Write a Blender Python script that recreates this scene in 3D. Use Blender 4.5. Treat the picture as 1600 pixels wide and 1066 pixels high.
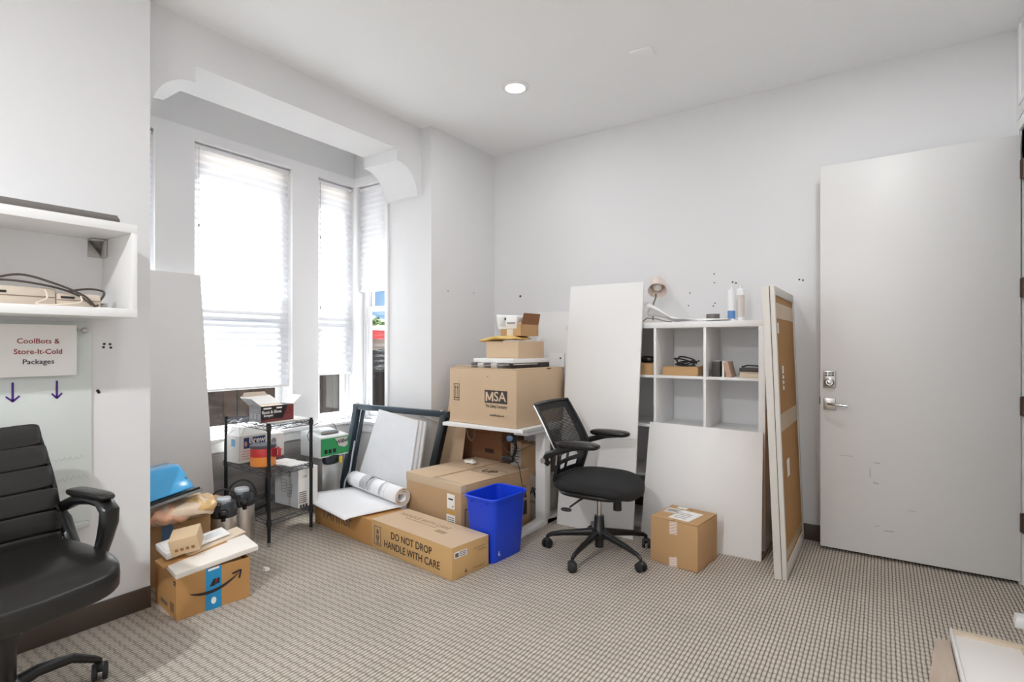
import bpy, bmesh, math, random
from mathutils import Vector, Matrix
random.seed(7)
for o in list(bpy.data.objects): bpy.data.objects.remove(o)
SC = bpy.context.scene
COL = SC.collection
R = math.radians

# ---------------------------------------------------------------- camera, sky, exposure
cd = bpy.data.cameras.new('camera'); cam = bpy.data.objects.new('camera', cd); COL.objects.link(cam)
cam.location = (0, 0, 1.30)
cam.rotation_euler = (R(90), 0, math.atan(577/846))
cd.sensor_width = 36; cd.lens = 846/1600*36; cd.shift_y = 7/1600
cd.clip_start = .05
SC.camera = cam
w = bpy.data.worlds.new('sky'); SC.world = w; w.use_nodes = True
nt = w.node_tree; bg = nt.nodes['Background']; bg.inputs[1].default_value = 1.0     # clear sky: pale at the horizon, deeper blue overhead
tcw = nt.nodes.new('ShaderNodeTexCoord'); spw = nt.nodes.new('ShaderNodeSeparateXYZ'); nt.links.new(tcw.outputs['Generated'], spw.inputs[0])
crw = nt.nodes.new('ShaderNodeValToRGB'); nt.links.new(spw.outputs[2], crw.inputs[0]); nt.links.new(crw.outputs[0], bg.inputs[0])
ew = crw.color_ramp.elements; ew[0].position = 0; ew[0].color = (.20,.32,.48,1); ew[1].position = .5; ew[1].color = (.11,.23,.46,1)
sl = bpy.data.lights.new('sun', 'SUN'); sl.energy = 27.0; sl.angle = R(30); sl.color = (1,.985,.96)
so = bpy.data.objects.new('sun', sl); COL.objects.link(so); so.location = (-8,4,12)
so.rotation_euler = Vector((-.36,.14,.92)).to_track_quat('Z','Y').to_euler()
SC.view_settings.view_transform = 'Standard'; SC.view_settings.look = 'None'
SC.view_settings.gamma = 1; SC.view_settings.use_curve_mapping = False
SC.view_settings.exposure = 0.97
LAMP_W = 13.0
SC.cycles.diffuse_bounces = 8; SC.cycles.max_bounces = 14; SC.cycles.transparent_max_bounces = 12
SC.cycles.caustics_refractive = False; SC.cycles.caustics_reflective = False

# ---------------------------------------------------------------- helpers
def lin(c):
    c = c/255
    return c/12.92 if c <= .04045 else ((c+.055)/1.055)**2.4
def rgb(c): return (lin(c[0]), lin(c[1]), lin(c[2]), 1)
MATS = {}
def mat(name, c, rough=.6, metal=0., var=0., vscale=6., bump=0., bscale=60., spec=.5, stretch=(1,1,1), trans=0., alpha=1.):
    if name in MATS: return MATS[name]
    m = bpy.data.materials.new(name); m.use_nodes = True
    t = m.node_tree; p = t.nodes['Principled BSDF']
    p.inputs['Base Color'].default_value = rgb(c); p.inputs['Roughness'].default_value = rough
    p.inputs['Metallic'].default_value = metal; p.inputs['Specular IOR Level'].default_value = spec
    p.inputs['Alpha'].default_value = alpha
    if trans: p.inputs['Transmission Weight'].default_value = trans
    tc = t.nodes.new('ShaderNodeTexCoord'); mp = t.nodes.new('ShaderNodeMapping'); mp.inputs['Scale'].default_value = stretch
    t.links.new(tc.outputs['Object'], mp.inputs[0])
    n = t.nodes.new('ShaderNodeTexNoise'); n.inputs['Scale'].default_value = vscale; n.inputs['Detail'].default_value = 4
    t.links.new(mp.outputs[0], n.inputs['Vector'])
    if var:
        mx = t.nodes.new('ShaderNodeMix'); mx.data_type = 'RGBA'
        a = rgb(c); mx.inputs[6].default_value = tuple(min(1, v*(1-var)) for v in a[:3])+(1,)
        mx.inputs[7].default_value = tuple(min(1, v*(1+var)) for v in a[:3])+(1,)
        t.links.new(n.outputs[0], mx.inputs[0]); t.links.new(mx.outputs[2], p.inputs['Base Color'])
    if bump:
        n2 = t.nodes.new('ShaderNodeTexNoise'); n2.inputs['Scale'].default_value = bscale; n2.inputs['Detail'].default_value = 3
        t.links.new(mp.outputs[0], n2.inputs['Vector'])
        b = t.nodes.new('ShaderNodeBump'); b.inputs['Strength'].default_value = bump; b.inputs['Distance'].default_value = .004
        t.links.new(n2.outputs[0], b.inputs['Height']); t.links.new(b.outputs[0], p.inputs['Normal'])
    MATS[name] = m
    return m

def math_node(t, op, a, b=None):
    n = t.nodes.new('ShaderNodeMath'); n.operation = op
    for i, v in enumerate((a, b)):
        if v is None: continue
        if isinstance(v, (int, float)): n.inputs[i].default_value = v
        else: t.links.new(v, n.inputs[i])
    return n.outputs[0]

class B:
    def __init__(s): s.v = []; s.f = []
    def add(s, vs, fs):
        k = len(s.v); s.v += [tuple(v) for v in vs]; s.f += [tuple(i+k for i in f) for f in fs]; return s
    def box(s, x0, x1, y0, y1, z0, z1, m=None):
        vs = [Vector(p) for p in ((x0,y0,z0),(x1,y0,z0),(x1,y1,z0),(x0,y1,z0),(x0,y0,z1),(x1,y0,z1),(x1,y1,z1),(x0,y1,z1))]
        if m: vs = [m @ v for v in vs]
        return s.add(vs, [(0,3,2,1),(4,5,6,7),(0,1,5,4),(1,2,6,5),(2,3,7,6),(3,0,4,7)])
    def cbox(s, c, d, m=None):
        return s.box(c[0]-d[0]/2, c[0]+d[0]/2, c[1]-d[1]/2, c[1]+d[1]/2, c[2]-d[2]/2, c[2]+d[2]/2, m)
    def hexa(s, bot, top):
        n = len(bot)
        return s.add(list(bot)+list(top), [tuple(reversed(range(n))), tuple(range(n, 2*n))]+[(i,(i+1)%n,(i+1)%n+n,i+n) for i in range(n)])
    def slab(s, pts, th):
        pts = [Vector(p) for p in pts]; n = (pts[1]-pts[0]).cross(pts[2]-pts[0]).normalized()
        return s.hexa([p-n*th for p in pts], pts)
    def prism(s, poly, axis, a0, a1):
        f = {'x': lambda u, v, a: (a,u,v), 'y': lambda u, v, a: (u,a,v), 'z': lambda u, v, a: (u,v,a)}[axis]
        return s.hexa([f(u,v,a0) for u, v in poly], [f(u,v,a1) for u, v in poly])
    def tube(s, pts, r, n=8, ref=None, flat=None, closed=False):
        pts = [Vector(p) for p in pts]; N = len(pts); k = len(s.v); prev = None
        for i, p in enumerate(pts):
            if closed: t = pts[(i+1)%N]-pts[i-1]
            else: t = pts[min(i+1,N-1)]-pts[max(i-1,0)]
            t.normalize()
            if ref is not None: u = Vector(ref)
            elif prev is None: u = Vector((0,0,1)) if abs(t.z) < .9 else Vector((1,0,0))
            else: u = prev
            u = (u-t*u.dot(t)).normalized(); prev = u; sd = t.cross(u)
            ri = r[i] if isinstance(r, (list, tuple)) else r
            fa, fb = flat or (1,1)
            for j in range(n):
                a = 2*math.pi*j/n
                s.v.append(tuple(p+sd*(math.cos(a)*ri*fa)+u*(math.sin(a)*ri*fb)))
        M = N if closed else N-1
        for i in range(M):
            for j in range(n):
                i2 = (i+1)%N
                s.f.append((k+i*n+j, k+i2*n+j, k+i2*n+(j+1)%n, k+i*n+(j+1)%n))
        if not closed:
            s.f.append(tuple(k+j for j in range(n))); s.f.append(tuple(k+(N-1)*n+j for j in reversed(range(n))))
        return s
    def cyl(s, p0, p1, r, r1=None, n=16): return s.tube([p0, p1], [r, r if r1 is None else r1], n)
    def lathe(s, prof, n=24, c=(0,0,0), m=None):
        k = len(s.v); c = Vector(c)
        for r_, z in prof:
            for j in range(n):
                a = 2*math.pi*j/n; p = Vector((r_*math.cos(a), r_*math.sin(a), z))
                s.v.append(tuple(c+(m @ p if m else p)))
        for i in range(len(prof)-1):
            for j in range(n):
                s.f.append((k+i*n+j, k+i*n+(j+1)%n, k+(i+1)*n+(j+1)%n, k+(i+1)*n+j))
        s.f.append(tuple(k+j for j in reversed(range(n)))); s.f.append(tuple(k+(len(prof)-1)*n+j for j in range(n)))
        return s
    def pad(s, c, d, e1=.5, e2=.4, n=28, k=12, m=None, fn=None):
        a, b, h = d[0]/2, d[1]/2, d[2]/2; q = len(s.v); c = Vector(c)
        pw = lambda v, e: math.copysign(abs(v)**e, v)
        for i in range(k+1):
            ph = -math.pi/2+math.pi*i/k
            for j in range(n):
                th = 2*math.pi*j/n
                p = Vector((a*pw(math.cos(ph),e1)*pw(math.cos(th),e2), b*pw(math.cos(ph),e1)*pw(math.sin(th),e2), h*pw(math.sin(ph),e1)))
                if fn: p = fn(p)
                s.v.append(tuple((m @ (c+p)) if m else c+p))
        for i in range(k):
            for j in range(n):
                s.f.append((q+i*n+j, q+i*n+(j+1)%n, q+(i+1)*n+(j+1)%n, q+(i+1)*n+j))
        return s
    def grid(s, fn, nu, nv):
        k = len(s.v)
        for i in range(nu+1):
            for j in range(nv+1): s.v.append(tuple(fn(i/nu, j/nv)))
        for i in range(nu):
            for j in range(nv): s.f.append((k+i*(nv+1)+j, k+(i+1)*(nv+1)+j, k+(i+1)*(nv+1)+j+1, k+i*(nv+1)+j+1))
        return s
    def obj(s, name, m, parent=None, smooth=False, bevel=0., origin=None, seg=2):
        vs = s.v
        if origin is not None: vs = [(v[0]-origin[0], v[1]-origin[1], v[2]-origin[2]) for v in vs]
        me = bpy.data.meshes.new(name); me.from_pydata(vs, [], s.f)
        bm = bmesh.new(); bm.from_mesh(me); bmesh.ops.remove_doubles(bm, verts=bm.verts, dist=1e-6)
        bmesh.ops.recalc_face_normals(bm, faces=bm.faces)
        if bevel:
            es = [e for e in bm.edges if len(e.link_faces) == 2 and e.calc_face_angle(0) > R(30)]
            bmesh.ops.bevel(bm, geom=es, offset=bevel, segments=seg, affect='EDGES', profile=.5, clamp_overlap=True)
        bm.to_mesh(me); bm.free()
        if smooth or bevel:
            for p in me.polygons: p.use_smooth = True
            me.set_sharp_from_angle(angle=R(40 if smooth else 30))
        me.materials.append(m)
        o = bpy.data.objects.new(name, me); COL.objects.link(o)
        if parent: o.parent = parent
        if origin is not None: o.location = origin
        return o

def tag(o, label=None, cat=None, group=None, kind=None):
    if label: o['label'] = label
    if cat: o['category'] = cat
    if group: o['group'] = group
    if kind: o['kind'] = kind
    return o
def thing(name, label, cat, loc, rz=0, group=None, rot=None):
    o = bpy.data.objects.new(name, None); COL.objects.link(o); o.empty_display_size = .05
    o.location = loc; o.rotation_euler = rot or (0, 0, R(rz))
    return tag(o, label, cat, group)
def struct(o): return tag(o, kind='structure')

def face(size, which):
    sx, sy, sz = size
    return {'front': ((0,-sy/2,sz/2),(1,0,0),(0,0,1)), 'right': ((sx/2,0,sz/2),(0,1,0),(0,0,1)), 'left': ((-sx/2,0,sz/2),(0,-1,0),(0,0,1)),
            'top': ((0,0,sz),(1,0,0),(0,1,0)), 'topy': ((0,0,sz),(0,1,0),(-1,0,0))}[which]
def fmat(fc, cx, cy, off=.0009, rot=0):
    o, r, u = [Vector(v) for v in fc]; n = r.cross(u)
    a = R(rot); r2 = r*math.cos(a)+u*math.sin(a); u2 = u*math.cos(a)-r*math.sin(a)
    p = o+r*cx+u*cy+n*off
    return Matrix(((r2.x,u2.x,n.x,p.x),(r2.y,u2.y,n.y,p.y),(r2.z,u2.z,n.z,p.z),(0,0,0,1)))
def decal(parent, name, fc, cx, cy, wd, ht, m, rot=0, off=.0009):
    return B().cbox((0,0,0), (wd,ht,.0012), fmat(fc,cx,cy,off,rot)).obj(name, m, parent)
def shape(parent, name, fc, polys, m, cx=0, cy=0, off=.0012, rot=0, sc=1):
    b = B(); M = fmat(fc,cx,cy,off,rot)
    for poly in polys:
        b.hexa([M @ Vector((x*sc,y*sc,-.0004)) for x, y in poly], [M @ Vector((x*sc,y*sc,.0004)) for x, y in poly])
    return b.obj(name, m, parent)
def text(parent, body, fc, cx, cy, size, m, rot=0, off=.0014, sx=1., bold=0., align='CENTER', shear=0., name='lettering'):
    c = bpy.data.curves.new('t', 'FONT'); c.body = body; c.size = size; c.extrude = .0003; c.align_x = align; c.align_y = 'CENTER'
    c.resolution_u = 3; c.offset = bold*size; c.shear = shear; c.space_line = .95
    t = bpy.data.objects.new('t', c); COL.objects.link(t)
    dg = bpy.context.evaluated_depsgraph_get(); me = bpy.data.meshes.new_from_object(t.evaluated_get(dg))
    bpy.data.objects.remove(t); bpy.data.curves.remove(c)
    me.transform(fmat(fc,cx,cy,off,rot) @ Matrix.Diagonal((sx,1,1,1)))
    me.name = name; me.materials.clear(); me.materials.append(m)
    o = bpy.data.objects.new(name, me); COL.objects.link(o); o.parent = parent
    return o
def corner_loc(cx, cy, rz, lx, ly, z=0):
    a = R(rz); return (cx-(lx*math.cos(a)-ly*math.sin(a)), cy-(lx*math.sin(a)+ly*math.cos(a)), z)
def flap(parent, p0, p1, d, L, m, th=.004, taper=0., name='flap'):
    p0, p1, d = Vector(p0), Vector(p1), Vector(d).normalized()*L; e = (p1-p0)*taper
    return B().slab([p0, p1, p1+d-e, p0+d+e], th).obj(name, m, parent)
def carton(name, label, loc, rz, size, m, top='closed', seam='x', tape=None, group=None, cat='box', rot=None, bev=.004, tapew=.05):
    t = thing(name, label, cat, loc, rz, group, rot); sx, sy, sz = size
    if top == 'closed':
        B().box(-sx/2,sx/2,-sy/2,sy/2,0,sz-.005).obj('body', m, t, bevel=bev)
        for k in (-1, 1):
            if seam == 'x': B().box(-sx/2+.002,sx/2-.002, *(sorted((k*.0015,k*(sy/2-.002)))), sz-.005, sz).obj('flap', m, t, bevel=.0015)
            else: B().box(*(sorted((k*.0015,k*(sx/2-.002)))), -sy/2+.002,sy/2-.002, sz-.005, sz).obj('flap', m, t, bevel=.0015)
        if tape:
            b = B()
            if seam == 'x':
                b.box(-sx/2-.001,sx/2+.001,-tapew/2,tapew/2,sz,sz+.0008)
                for k in (-1,1): b.box(*(sorted((k*sx/2,k*(sx/2+.001)))),-tapew/2,tapew/2,sz-.06,sz)
            else:
                b.box(-tapew/2,tapew/2,-sy/2-.001,sy/2+.001,sz,sz+.0008)
                for k in (-1,1): b.box(-tapew/2,tapew/2,*(sorted((k*sy/2,k*(sy/2+.001)))),sz-.06,sz)
            b.obj('tape', tape, t)
    else:
        w_ = .004; b = B().box(-sx/2,sx/2,-sy/2,sy/2,0,w_)
        b.box(-sx/2,sx/2,-sy/2,-sy/2+w_,w_,sz).box(-sx/2,sx/2,sy/2-w_,sy/2,w_,sz).box(-sx/2,-sx/2+w_,-sy/2+w_,sy/2-w_,w_,sz).box(sx/2-w_,sx/2,-sy/2+w_,sy/2-w_,w_,sz)
        b.obj('body', m, t)
    return t

# ---------------------------------------------------------------- materials
wall_m = mat('wall_paint', (226,226,227), .7, var=.012, vscale=1.2, bump=.05, bscale=90)
ceil_m = mat('ceiling_paint', (244,245,246), .8, var=.01, vscale=1., bump=.04, bscale=70)
trim_m = mat('trim_paint', (240,240,241), .45)
door_m = mat('door_paint', (222,221,220), .42, var=.02, vscale=1.5)
base_m = mat('vinyl_base', (78,68,60), .5, var=.08)
white_m = mat('white_laminate', (236,236,236), .35, var=.01)
white2 = mat('white_panel', (232,231,230), .4, var=.015, vscale=2)
kraft = mat('kraft', (190,152,108), .8, var=.07, vscale=5, bump=.15, bscale=25)
kraft_l = mat('kraft_light', (204,178,148), .8, var=.05, vscale=4, bump=.12, bscale=20)
kraft_w = mat('kraft_warm', (184,138,84), .78, var=.08, vscale=5, bump=.12, bscale=22)
kraft_d = mat('kraft_dark', (140,96,66), .8, var=.1, vscale=5)
kraft_g = mat('kraft_grey', (186,154,118), .8, var=.06, vscale=5)
tape_m = mat('clear_tape', (206,184,156), .25, var=.05)
ink = mat('black_ink', (44,40,38), .7)
ink_g = mat('grey_ink', (112,98,86), .8)
paper = mat('paper', (240,239,236), .7, var=.01)
blk = mat('black_plastic', (24,24,25), .3, var=.1)
blk2 = mat('black_rubber', (34,34,35), .6)
chrome = mat('chrome', (205,205,205), .18, metal=1)
steel = mat('brushed_steel', (214,210,204), .36, metal=1, var=.06, vscale=8, stretch=(1,1,.06))
satin = mat('satin_nickel', (196,194,190), .3, metal=1)
fabric = mat('black_fabric', (30,30,31), .85, bump=.4, bscale=500)
leather = mat('black_leather', (30,28,27), .27, var=.2, vscale=9, bump=.06, bscale=120)

def carpet_mat():
    m = bpy.data.materials.new('loop_carpet'); m.use_nodes = True; t = m.node_tree; p = t.nodes['Principled BSDF']
    p.inputs['Roughness'].default_value = .95; p.inputs['Specular IOR Level'].default_value = .1
    tc = t.nodes.new('ShaderNodeTexCoord'); sp = t.nodes.new('ShaderNodeSeparateXYZ'); t.links.new(tc.outputs['Object'], sp.inputs[0])
    nz = t.nodes.new('ShaderNodeTexNoise'); nz.inputs['Scale'].default_value = 26; nz.inputs['Detail'].default_value = 2
    t.links.new(tc.outputs['Object'], nz.inputs['Vector'])
    wob = math_node(t, 'MULTIPLY', math_node(t, 'SUBTRACT', nz.outputs[0], .5), .35)
    u = math_node(t, 'ADD', math_node(t, 'DIVIDE', sp.outputs[0], .0170), wob)
    fl = math_node(t, 'FLOOR', u)
    v = math_node(t, 'ADD', math_node(t, 'DIVIDE', sp.outputs[1], .038), math_node(t, 'MULTIPLY', math_node(t, 'SINE', math_node(t, 'MULTIPLY', fl, 1.9)), .10))
    su = math_node(t, 'POWER', math_node(t, 'ABSOLUTE', math_node(t, 'SINE', math_node(t, 'MULTIPLY', u, math.pi))), .6)
    sv = math_node(t, 'POWER', math_node(t, 'ABSOLUTE', math_node(t, 'SINE', math_node(t, 'MULTIPLY', v, math.pi))), .55)
    h = math_node(t, 'MULTIPLY', su, math_node(t, 'ADD', math_node(t, 'MULTIPLY', sv, .6), .4))
    cr = t.nodes.new('ShaderNodeValToRGB'); t.links.new(h, cr.inputs[0])
    e = cr.color_ramp.elements; e[0].position = .12; e[0].color = rgb((108,98,89)); e[1].position = .85; e[1].color = rgb((200,191,179))
    n2 = t.nodes.new('ShaderNodeTexNoise'); n2.inputs['Scale'].default_value = 3.2; n2.inputs['Detail'].default_value = 5; t.links.new(tc.outputs['Object'], n2.inputs['Vector'])
    n3 = t.nodes.new('ShaderNodeTexNoise'); n3.inputs['Scale'].default_value = 240; t.links.new(tc.outputs['Object'], n3.inputs['Vector'])
    bnd = math_node(t, 'SINE', math_node(t, 'ADD', math_node(t, 'DIVIDE', sp.outputs[0], .078/(2*math.pi)), math_node(t, 'MULTIPLY', nz.outputs[0], 2.0)))
    k = math_node(t, 'ADD', math_node(t, 'ADD', math_node(t, 'MULTIPLY', n2.outputs[0], .25), math_node(t, 'MULTIPLY', bnd, .0)), math_node(t, 'MULTIPLY', n3.outputs[0], .35))
    mx = t.nodes.new('ShaderNodeMix'); mx.data_type = 'RGBA'; mx.blend_type = 'MULTIPLY'; mx.inputs[0].default_value = 1
    t.links.new(cr.outputs[0], mx.inputs[6])
    g = t.nodes.new('ShaderNodeCombineColor'); kk = math_node(t, 'ADD', k, .70)
    for i in range(3): t.links.new(kk, g.inputs[i])
    t.links.new(g.outputs[0], mx.inputs[7])
    t.links.new(mx.outputs[2], p.inputs['Base Color'])
    b = t.nodes.new('ShaderNodeBump'); b.inputs['Strength'].default_value = .7; b.inputs['Distance'].default_value = .006
    t.links.new(h, b.inputs['Height']); t.links.new(b.outputs[0], p.inputs['Normal'])
    return m
carpet = carpet_mat()

def wood_mat(name, c1, c2, scale=6, stretch=(1,1,.08), rough=.6, rnd=False):
    m = bpy.data.materials.new(name); m.use_nodes = True; t = m.node_tree; p = t.nodes['Principled BSDF']; p.inputs['Roughness'].default_value = rough
    tc = t.nodes.new('ShaderNodeTexCoord'); mp = t.nodes.new('ShaderNodeMapping'); mp.inputs['Scale'].default_value = stretch
    t.links.new(tc.outputs['Object'], mp.inputs[0])
    if rnd:
        oi = t.nodes.new('ShaderNodeObjectInfo'); ad = t.nodes.new('ShaderNodeVectorMath'); ad.operation = 'ADD'
        mu = math_node(t, 'MULTIPLY', oi.outputs['Random'], 37.)
        t.links.new(mp.outputs[0], ad.inputs[0]); t.links.new(mu, ad.inputs[1]); vec = ad.outputs[0]
    else: vec = mp.outputs[0]
    n = t.nodes.new('ShaderNodeTexNoise'); n.inputs['Scale'].default_value = scale; n.inputs['Detail'].default_value = 6; n.inputs['Distortion'].default_value = 1.2
    t.links.new(vec, n.inputs['Vector'])
    cr = t.nodes.new('ShaderNodeValToRGB'); t.links.new(n.outputs[0], cr.inputs[0])
    e = cr.color_ramp.elements; e[0].position = .32; e[0].color = rgb(c1); e[1].position = .68; e[1].color = rgb(c2)
    t.links.new(cr.outputs[0], p.inputs['Base Color'])
    return m
fence_m = wood_mat('fence_wood', (20,13,9), (50,34,24), 9, (1,1,.05), .85, True)
greylam = wood_mat('grey_laminate', (116,112,111), (150,145,143), 7, (1,.07,1), .5)
oaklam = wood_mat('oak_laminate', (172,152,134), (200,184,168), 9, (1,.12,1), .5)

def blind_mat():
    m = bpy.data.materials.new('pleated_fabric'); m.use_nodes = True; t = m.node_tree
    t.nodes.remove(t.nodes['Principled BSDF']); out = t.nodes['Material Output']
    d = t.nodes.new('ShaderNodeBsdfDiffuse'); d.inputs[0].default_value = (.86,.86,.87,1)
    r = t.nodes.new('ShaderNodeBsdfTranslucent'); r.inputs[0].default_value = (.9,.9,.92,1)
    x = t.nodes.new('ShaderNodeMixShader'); x.inputs[0].default_value = .66
    t.links.new(d.outputs[0], x.inputs[1]); t.links.new(r.outputs[0], x.inputs[2]); t.links.new(x.outputs[0], out.inputs[0])
    return m
blind_m = blind_mat()
def glass_mat(name, tint, gloss=.06, rough=.02, dens=0.):
    m = bpy.data.materials.new(name); m.use_nodes = True; t = m.node_tree
    t.nodes.remove(t.nodes['Principled BSDF']); out = t.nodes['Material Output']
    a = t.nodes.new('ShaderNodeBsdfTransparent'); a.inputs[0].default_value = tint
    g = t.nodes.new('ShaderNodeBsdfGlossy'); g.inputs['Roughness'].default_value = rough
    x = t.nodes.new('ShaderNodeMixShader'); x.inputs[0].default_value = gloss
    t.links.new(a.outputs[0], x.inputs[1]); t.links.new(g.outputs[0], x.inputs[2]); t.links.new(x.outputs[0], out.inputs[0])
    return m
glass = glass_mat('window_glass', (.95,.97,.97,1), .03)

# ---------------------------------------------------------------- room shell
XL, XH, XP, XB = -3.01, -3.12, -3.50, -3.945      # pier face, valance face, pier rear, bay wall
Y0, Y1, YR, YF, XR, ZC = 1.213, 3.253, 4.12, -2.2, .63, 3.08
struct(B().box(-4.1, 2.3, YF-.15, 4.5, -.1, 0).obj('floor', carpet))
struct(B().box(-4.1, 2.3, YF-.15, 4.5, ZC, ZC+.1).obj('ceiling', ceil_m))
struct(B().box(XP-.6, XR, YR, YR+.15, 0, ZC).obj('wall_back', wall_m))
struct(B().box(XP, XL, YF, Y0, 0, ZC).obj('wall_left', wall_m))
struct(B().box(XP, XL, Y1, YR, 0, ZC).obj('wall_left', wall_m))
struct(B().box(XL, XR, YF-.15, YF, 0, ZC).obj('wall_front', wall_m))
# right wall with the doorway
b = B().box(XR, XR+.15, YF, 3.02, 0, ZC).box(XR, XR+.15, 3.985, YR+.15, 0, ZC).box(XR, XR+.15, 3.02, 3.985, 2.47, ZC)
struct(b.obj('wall_right', wall_m))
struct(B().box(2.0, 2.15, 2.0, 4.5, 0, ZC).box(XR+.15, 2.0, 4.3, 4.45, 0, ZC).box(XR+.15, 2.0, 2.0, 2.15, 0, ZC).obj('wall_hallway', wall_m))
# arched valance over the bay
def arch(yc, y_in):      # spandrel curve from pier foot to the flat part
    s = 1 if y_in > yc else -1; pts = []
    for i in range(13):
        a = math.pi/2*i/12
        pts.append((yc+s*.05+s*(abs(y_in-yc)-.05)*(1-math.cos(a)), 2.52+.228*math.sin(a)))
    return pts
pl = arch(Y0, 1.479); pr_ = arch(Y1, 2.982)
bays = []
def quads(b, poly):      # strip between soffit outline and ceiling
    for (ya, za), (yb, zb) in zip(poly[:-1], poly[1:]):
        if abs(ya-yb) < 1e-6: continue
        b.hexa([(XP,ya,za),(XH,ya,za),(XH,yb,zb),(XP,yb,zb)], [(XP,ya,ZC),(XH,ya,ZC),(XH,yb,ZC),(XP,yb,ZC)])
outline = [(Y0,2.52)]+pl+[(1.479,2.84),(2.982,2.84)]+list(reversed(pr_))+[(Y1,2.52)]
poly = [(Y0,ZC)]+outline+[(Y1,ZC)]
me = bpy.data.meshes.new('trim_1'); bm = bmesh.new()
f0 = bm.faces.new([bm.verts.new((XH,y,z)) for y, z in poly])
ex = bmesh.ops.extrude_face_region(bm, geom=[f0]); bmesh.ops.translate(bm, vec=(XP-XH,0,0), verts=[v for v in ex['geom'] if isinstance(v, bmesh.types.BMVert)])
bmesh.ops.remove_doubles(bm, verts=bm.verts, dist=1e-5); bmesh.ops.recalc_face_normals(bm, faces=bm.faces); bmesh.ops.triangulate(bm, faces=[f for f in bm.faces if len(f.verts) > 4])
bm.to_mesh(me); bm.free(); me.materials.append(wall_m)
for p in me.polygons: p.use_smooth = True
me.set_sharp_from_angle(angle=R(28))
o = bpy.data.objects.new('trim_1', me); COL.objects.link(o); struct(o)

# bay wall with three openings, side wall with one
ZS, ZT = .635, 2.725
wins = [(1.235,1.61),(1.858,2.61),(2.856,3.238)]
T = .16
def wall_with_holes(y0, y1, holes, xa, xb, swap=False):
    b = B()
    def bx(a0,a1,z0,z1):
        if swap: b.box(a0,a1,xa,xb,z0,z1)
        else: b.box(xa,xb,a0,a1,z0,z1)
    cur = y0
    for a, c in holes:
        if a-cur > 1e-4: bx(cur,a,0,ZC)
        bx(a,c,0,ZS-.02); bx(a,c,ZT,ZC); cur = c
    if y1-cur > 1e-4: bx(cur,y1,0,ZC)
    return b
struct(wall_with_holes(Y0-.12, Y1+.12, wins, XB-T, XB).obj('wall_bay', wall_m))
struct(B().box(XB, XP, Y0-.14, Y0, 0, ZC).obj('wall_bay', wall_m))
sw = (XB+.045, XP-.035)
struct(wall_with_holes(XB, XP, [sw], Y1, Y1+.14, True).obj('wall_bay', wall_m))
# casing boards, stool and apron
b = B()
for y0, y1 in ((Y0,wins[0][0]),(wins[0][1],wins[1][0]),(wins[1][1],wins[2][0]),(wins[2][1],Y1)):
    b.box(XB, XB+.02, y0, y1, ZS, ZT)
b.box(XB, XB+.02, Y0, Y1, ZT, 2.80)
struct(b.obj('trim_2', trim_m))
b = B().box(XB+.02, sw[0], Y1-.018, Y1, ZS, ZT).box(sw[1], XP+.0, Y1-.018, Y1, ZS, ZT).box(XB+.02, XP, Y1-.018, Y1, ZT, 2.80)
struct(b.obj('trim_3', trim_m))
struct(B().box(XB-.06, XB+.06, Y0, Y1, ZS-.025, ZS).obj('trim_4', trim_m, bevel=.004))
struct(B().box(XB, XB+.022, Y0, Y1, .535, ZS-.025).obj('trim_5', trim_m, bevel=.003))
struct(B().box(XB+.06, XP, Y1-.06, Y1+.05, ZS-.025, ZS).obj('trim_6', trim_m, bevel=.004))
struct(B().box(XB+.022, XP, Y1-.022, Y1, .535, ZS-.025).obj('trim_7', trim_m, bevel=.003))
# baseboards
struct(B().box(XL, XL+.012, YF, Y0, 0, .105).obj('baseboard_left', base_m, bevel=.002))
struct(B().box(XL, XL+.012, Y1, YR, 0, .105).obj('baseboard_left', base_m, bevel=.002))
struct(B().box(XL, XR, YR-.012, YR, 0, .105).obj('baseboard_back', base_m, bevel=.002))
struct(B().box(XB+.0, XB+.012, Y0, Y1, 0, .105).obj('baseboard_bay', base_m, bevel=.002))

# windows
vinyl = mat('white_vinyl', (243,243,245), .4)
def window(n, a0, a1, side=False):
    d0, d1 = (.13, .06)
    def bx(b, u0, u1, z0, z1, e0, e1):
        if side: b.box(u0, u1, Y1+e1, Y1+e0, z0, z1)
        else: b.box(XB-e0, XB-e1, u0, u1, z0, z1)
    b = B(); f = .035
    bx(b,a0,a0+f,ZS,ZT,d0,d1); bx(b,a1-f,a1,ZS,ZT,d0,d1); bx(b,a0+f,a1-f,ZS,ZS+.03,d0,d1); bx(b,a0+f,a1-f,ZT-f,ZT,d0,d1)
    root = struct(b.obj('window_%d' % n, vinyl, bevel=.003))
    zm = 1.63
    for z0, z1, e in ((ZS+.03, zm+.02, .085), (zm-.02, ZT-f, .115)):
        b = B(); q = .04
        bx(b,a0+f,a0+f+q,z0,z1,e+.015,e-.015); bx(b,a1-f-q,a1-f,z0,z1,e+.015,e-.015); bx(b,a0+f+q,a1-f-q,z0,z0+q,e+.015,e-.015); bx(b,a0+f+q,a1-f-q,z1-q,z1,e+.015,e-.015)
        s = b.obj('sash', vinyl, root, bevel=.003)
        b = B(); bx(b,a0+f+q,a1-f-q,z0+q,z1-q,e+.003,e-.003); b.obj('pane', glass, s)
    return root
for i, (a, c) in enumerate(wins): window(i+1, a, c)
window(4, sw[0], sw[1], True)
rail_m = mat('blind_rail', (238,238,240), .4); cord_m = mat('blind_cord', (150,150,152), .7)
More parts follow.
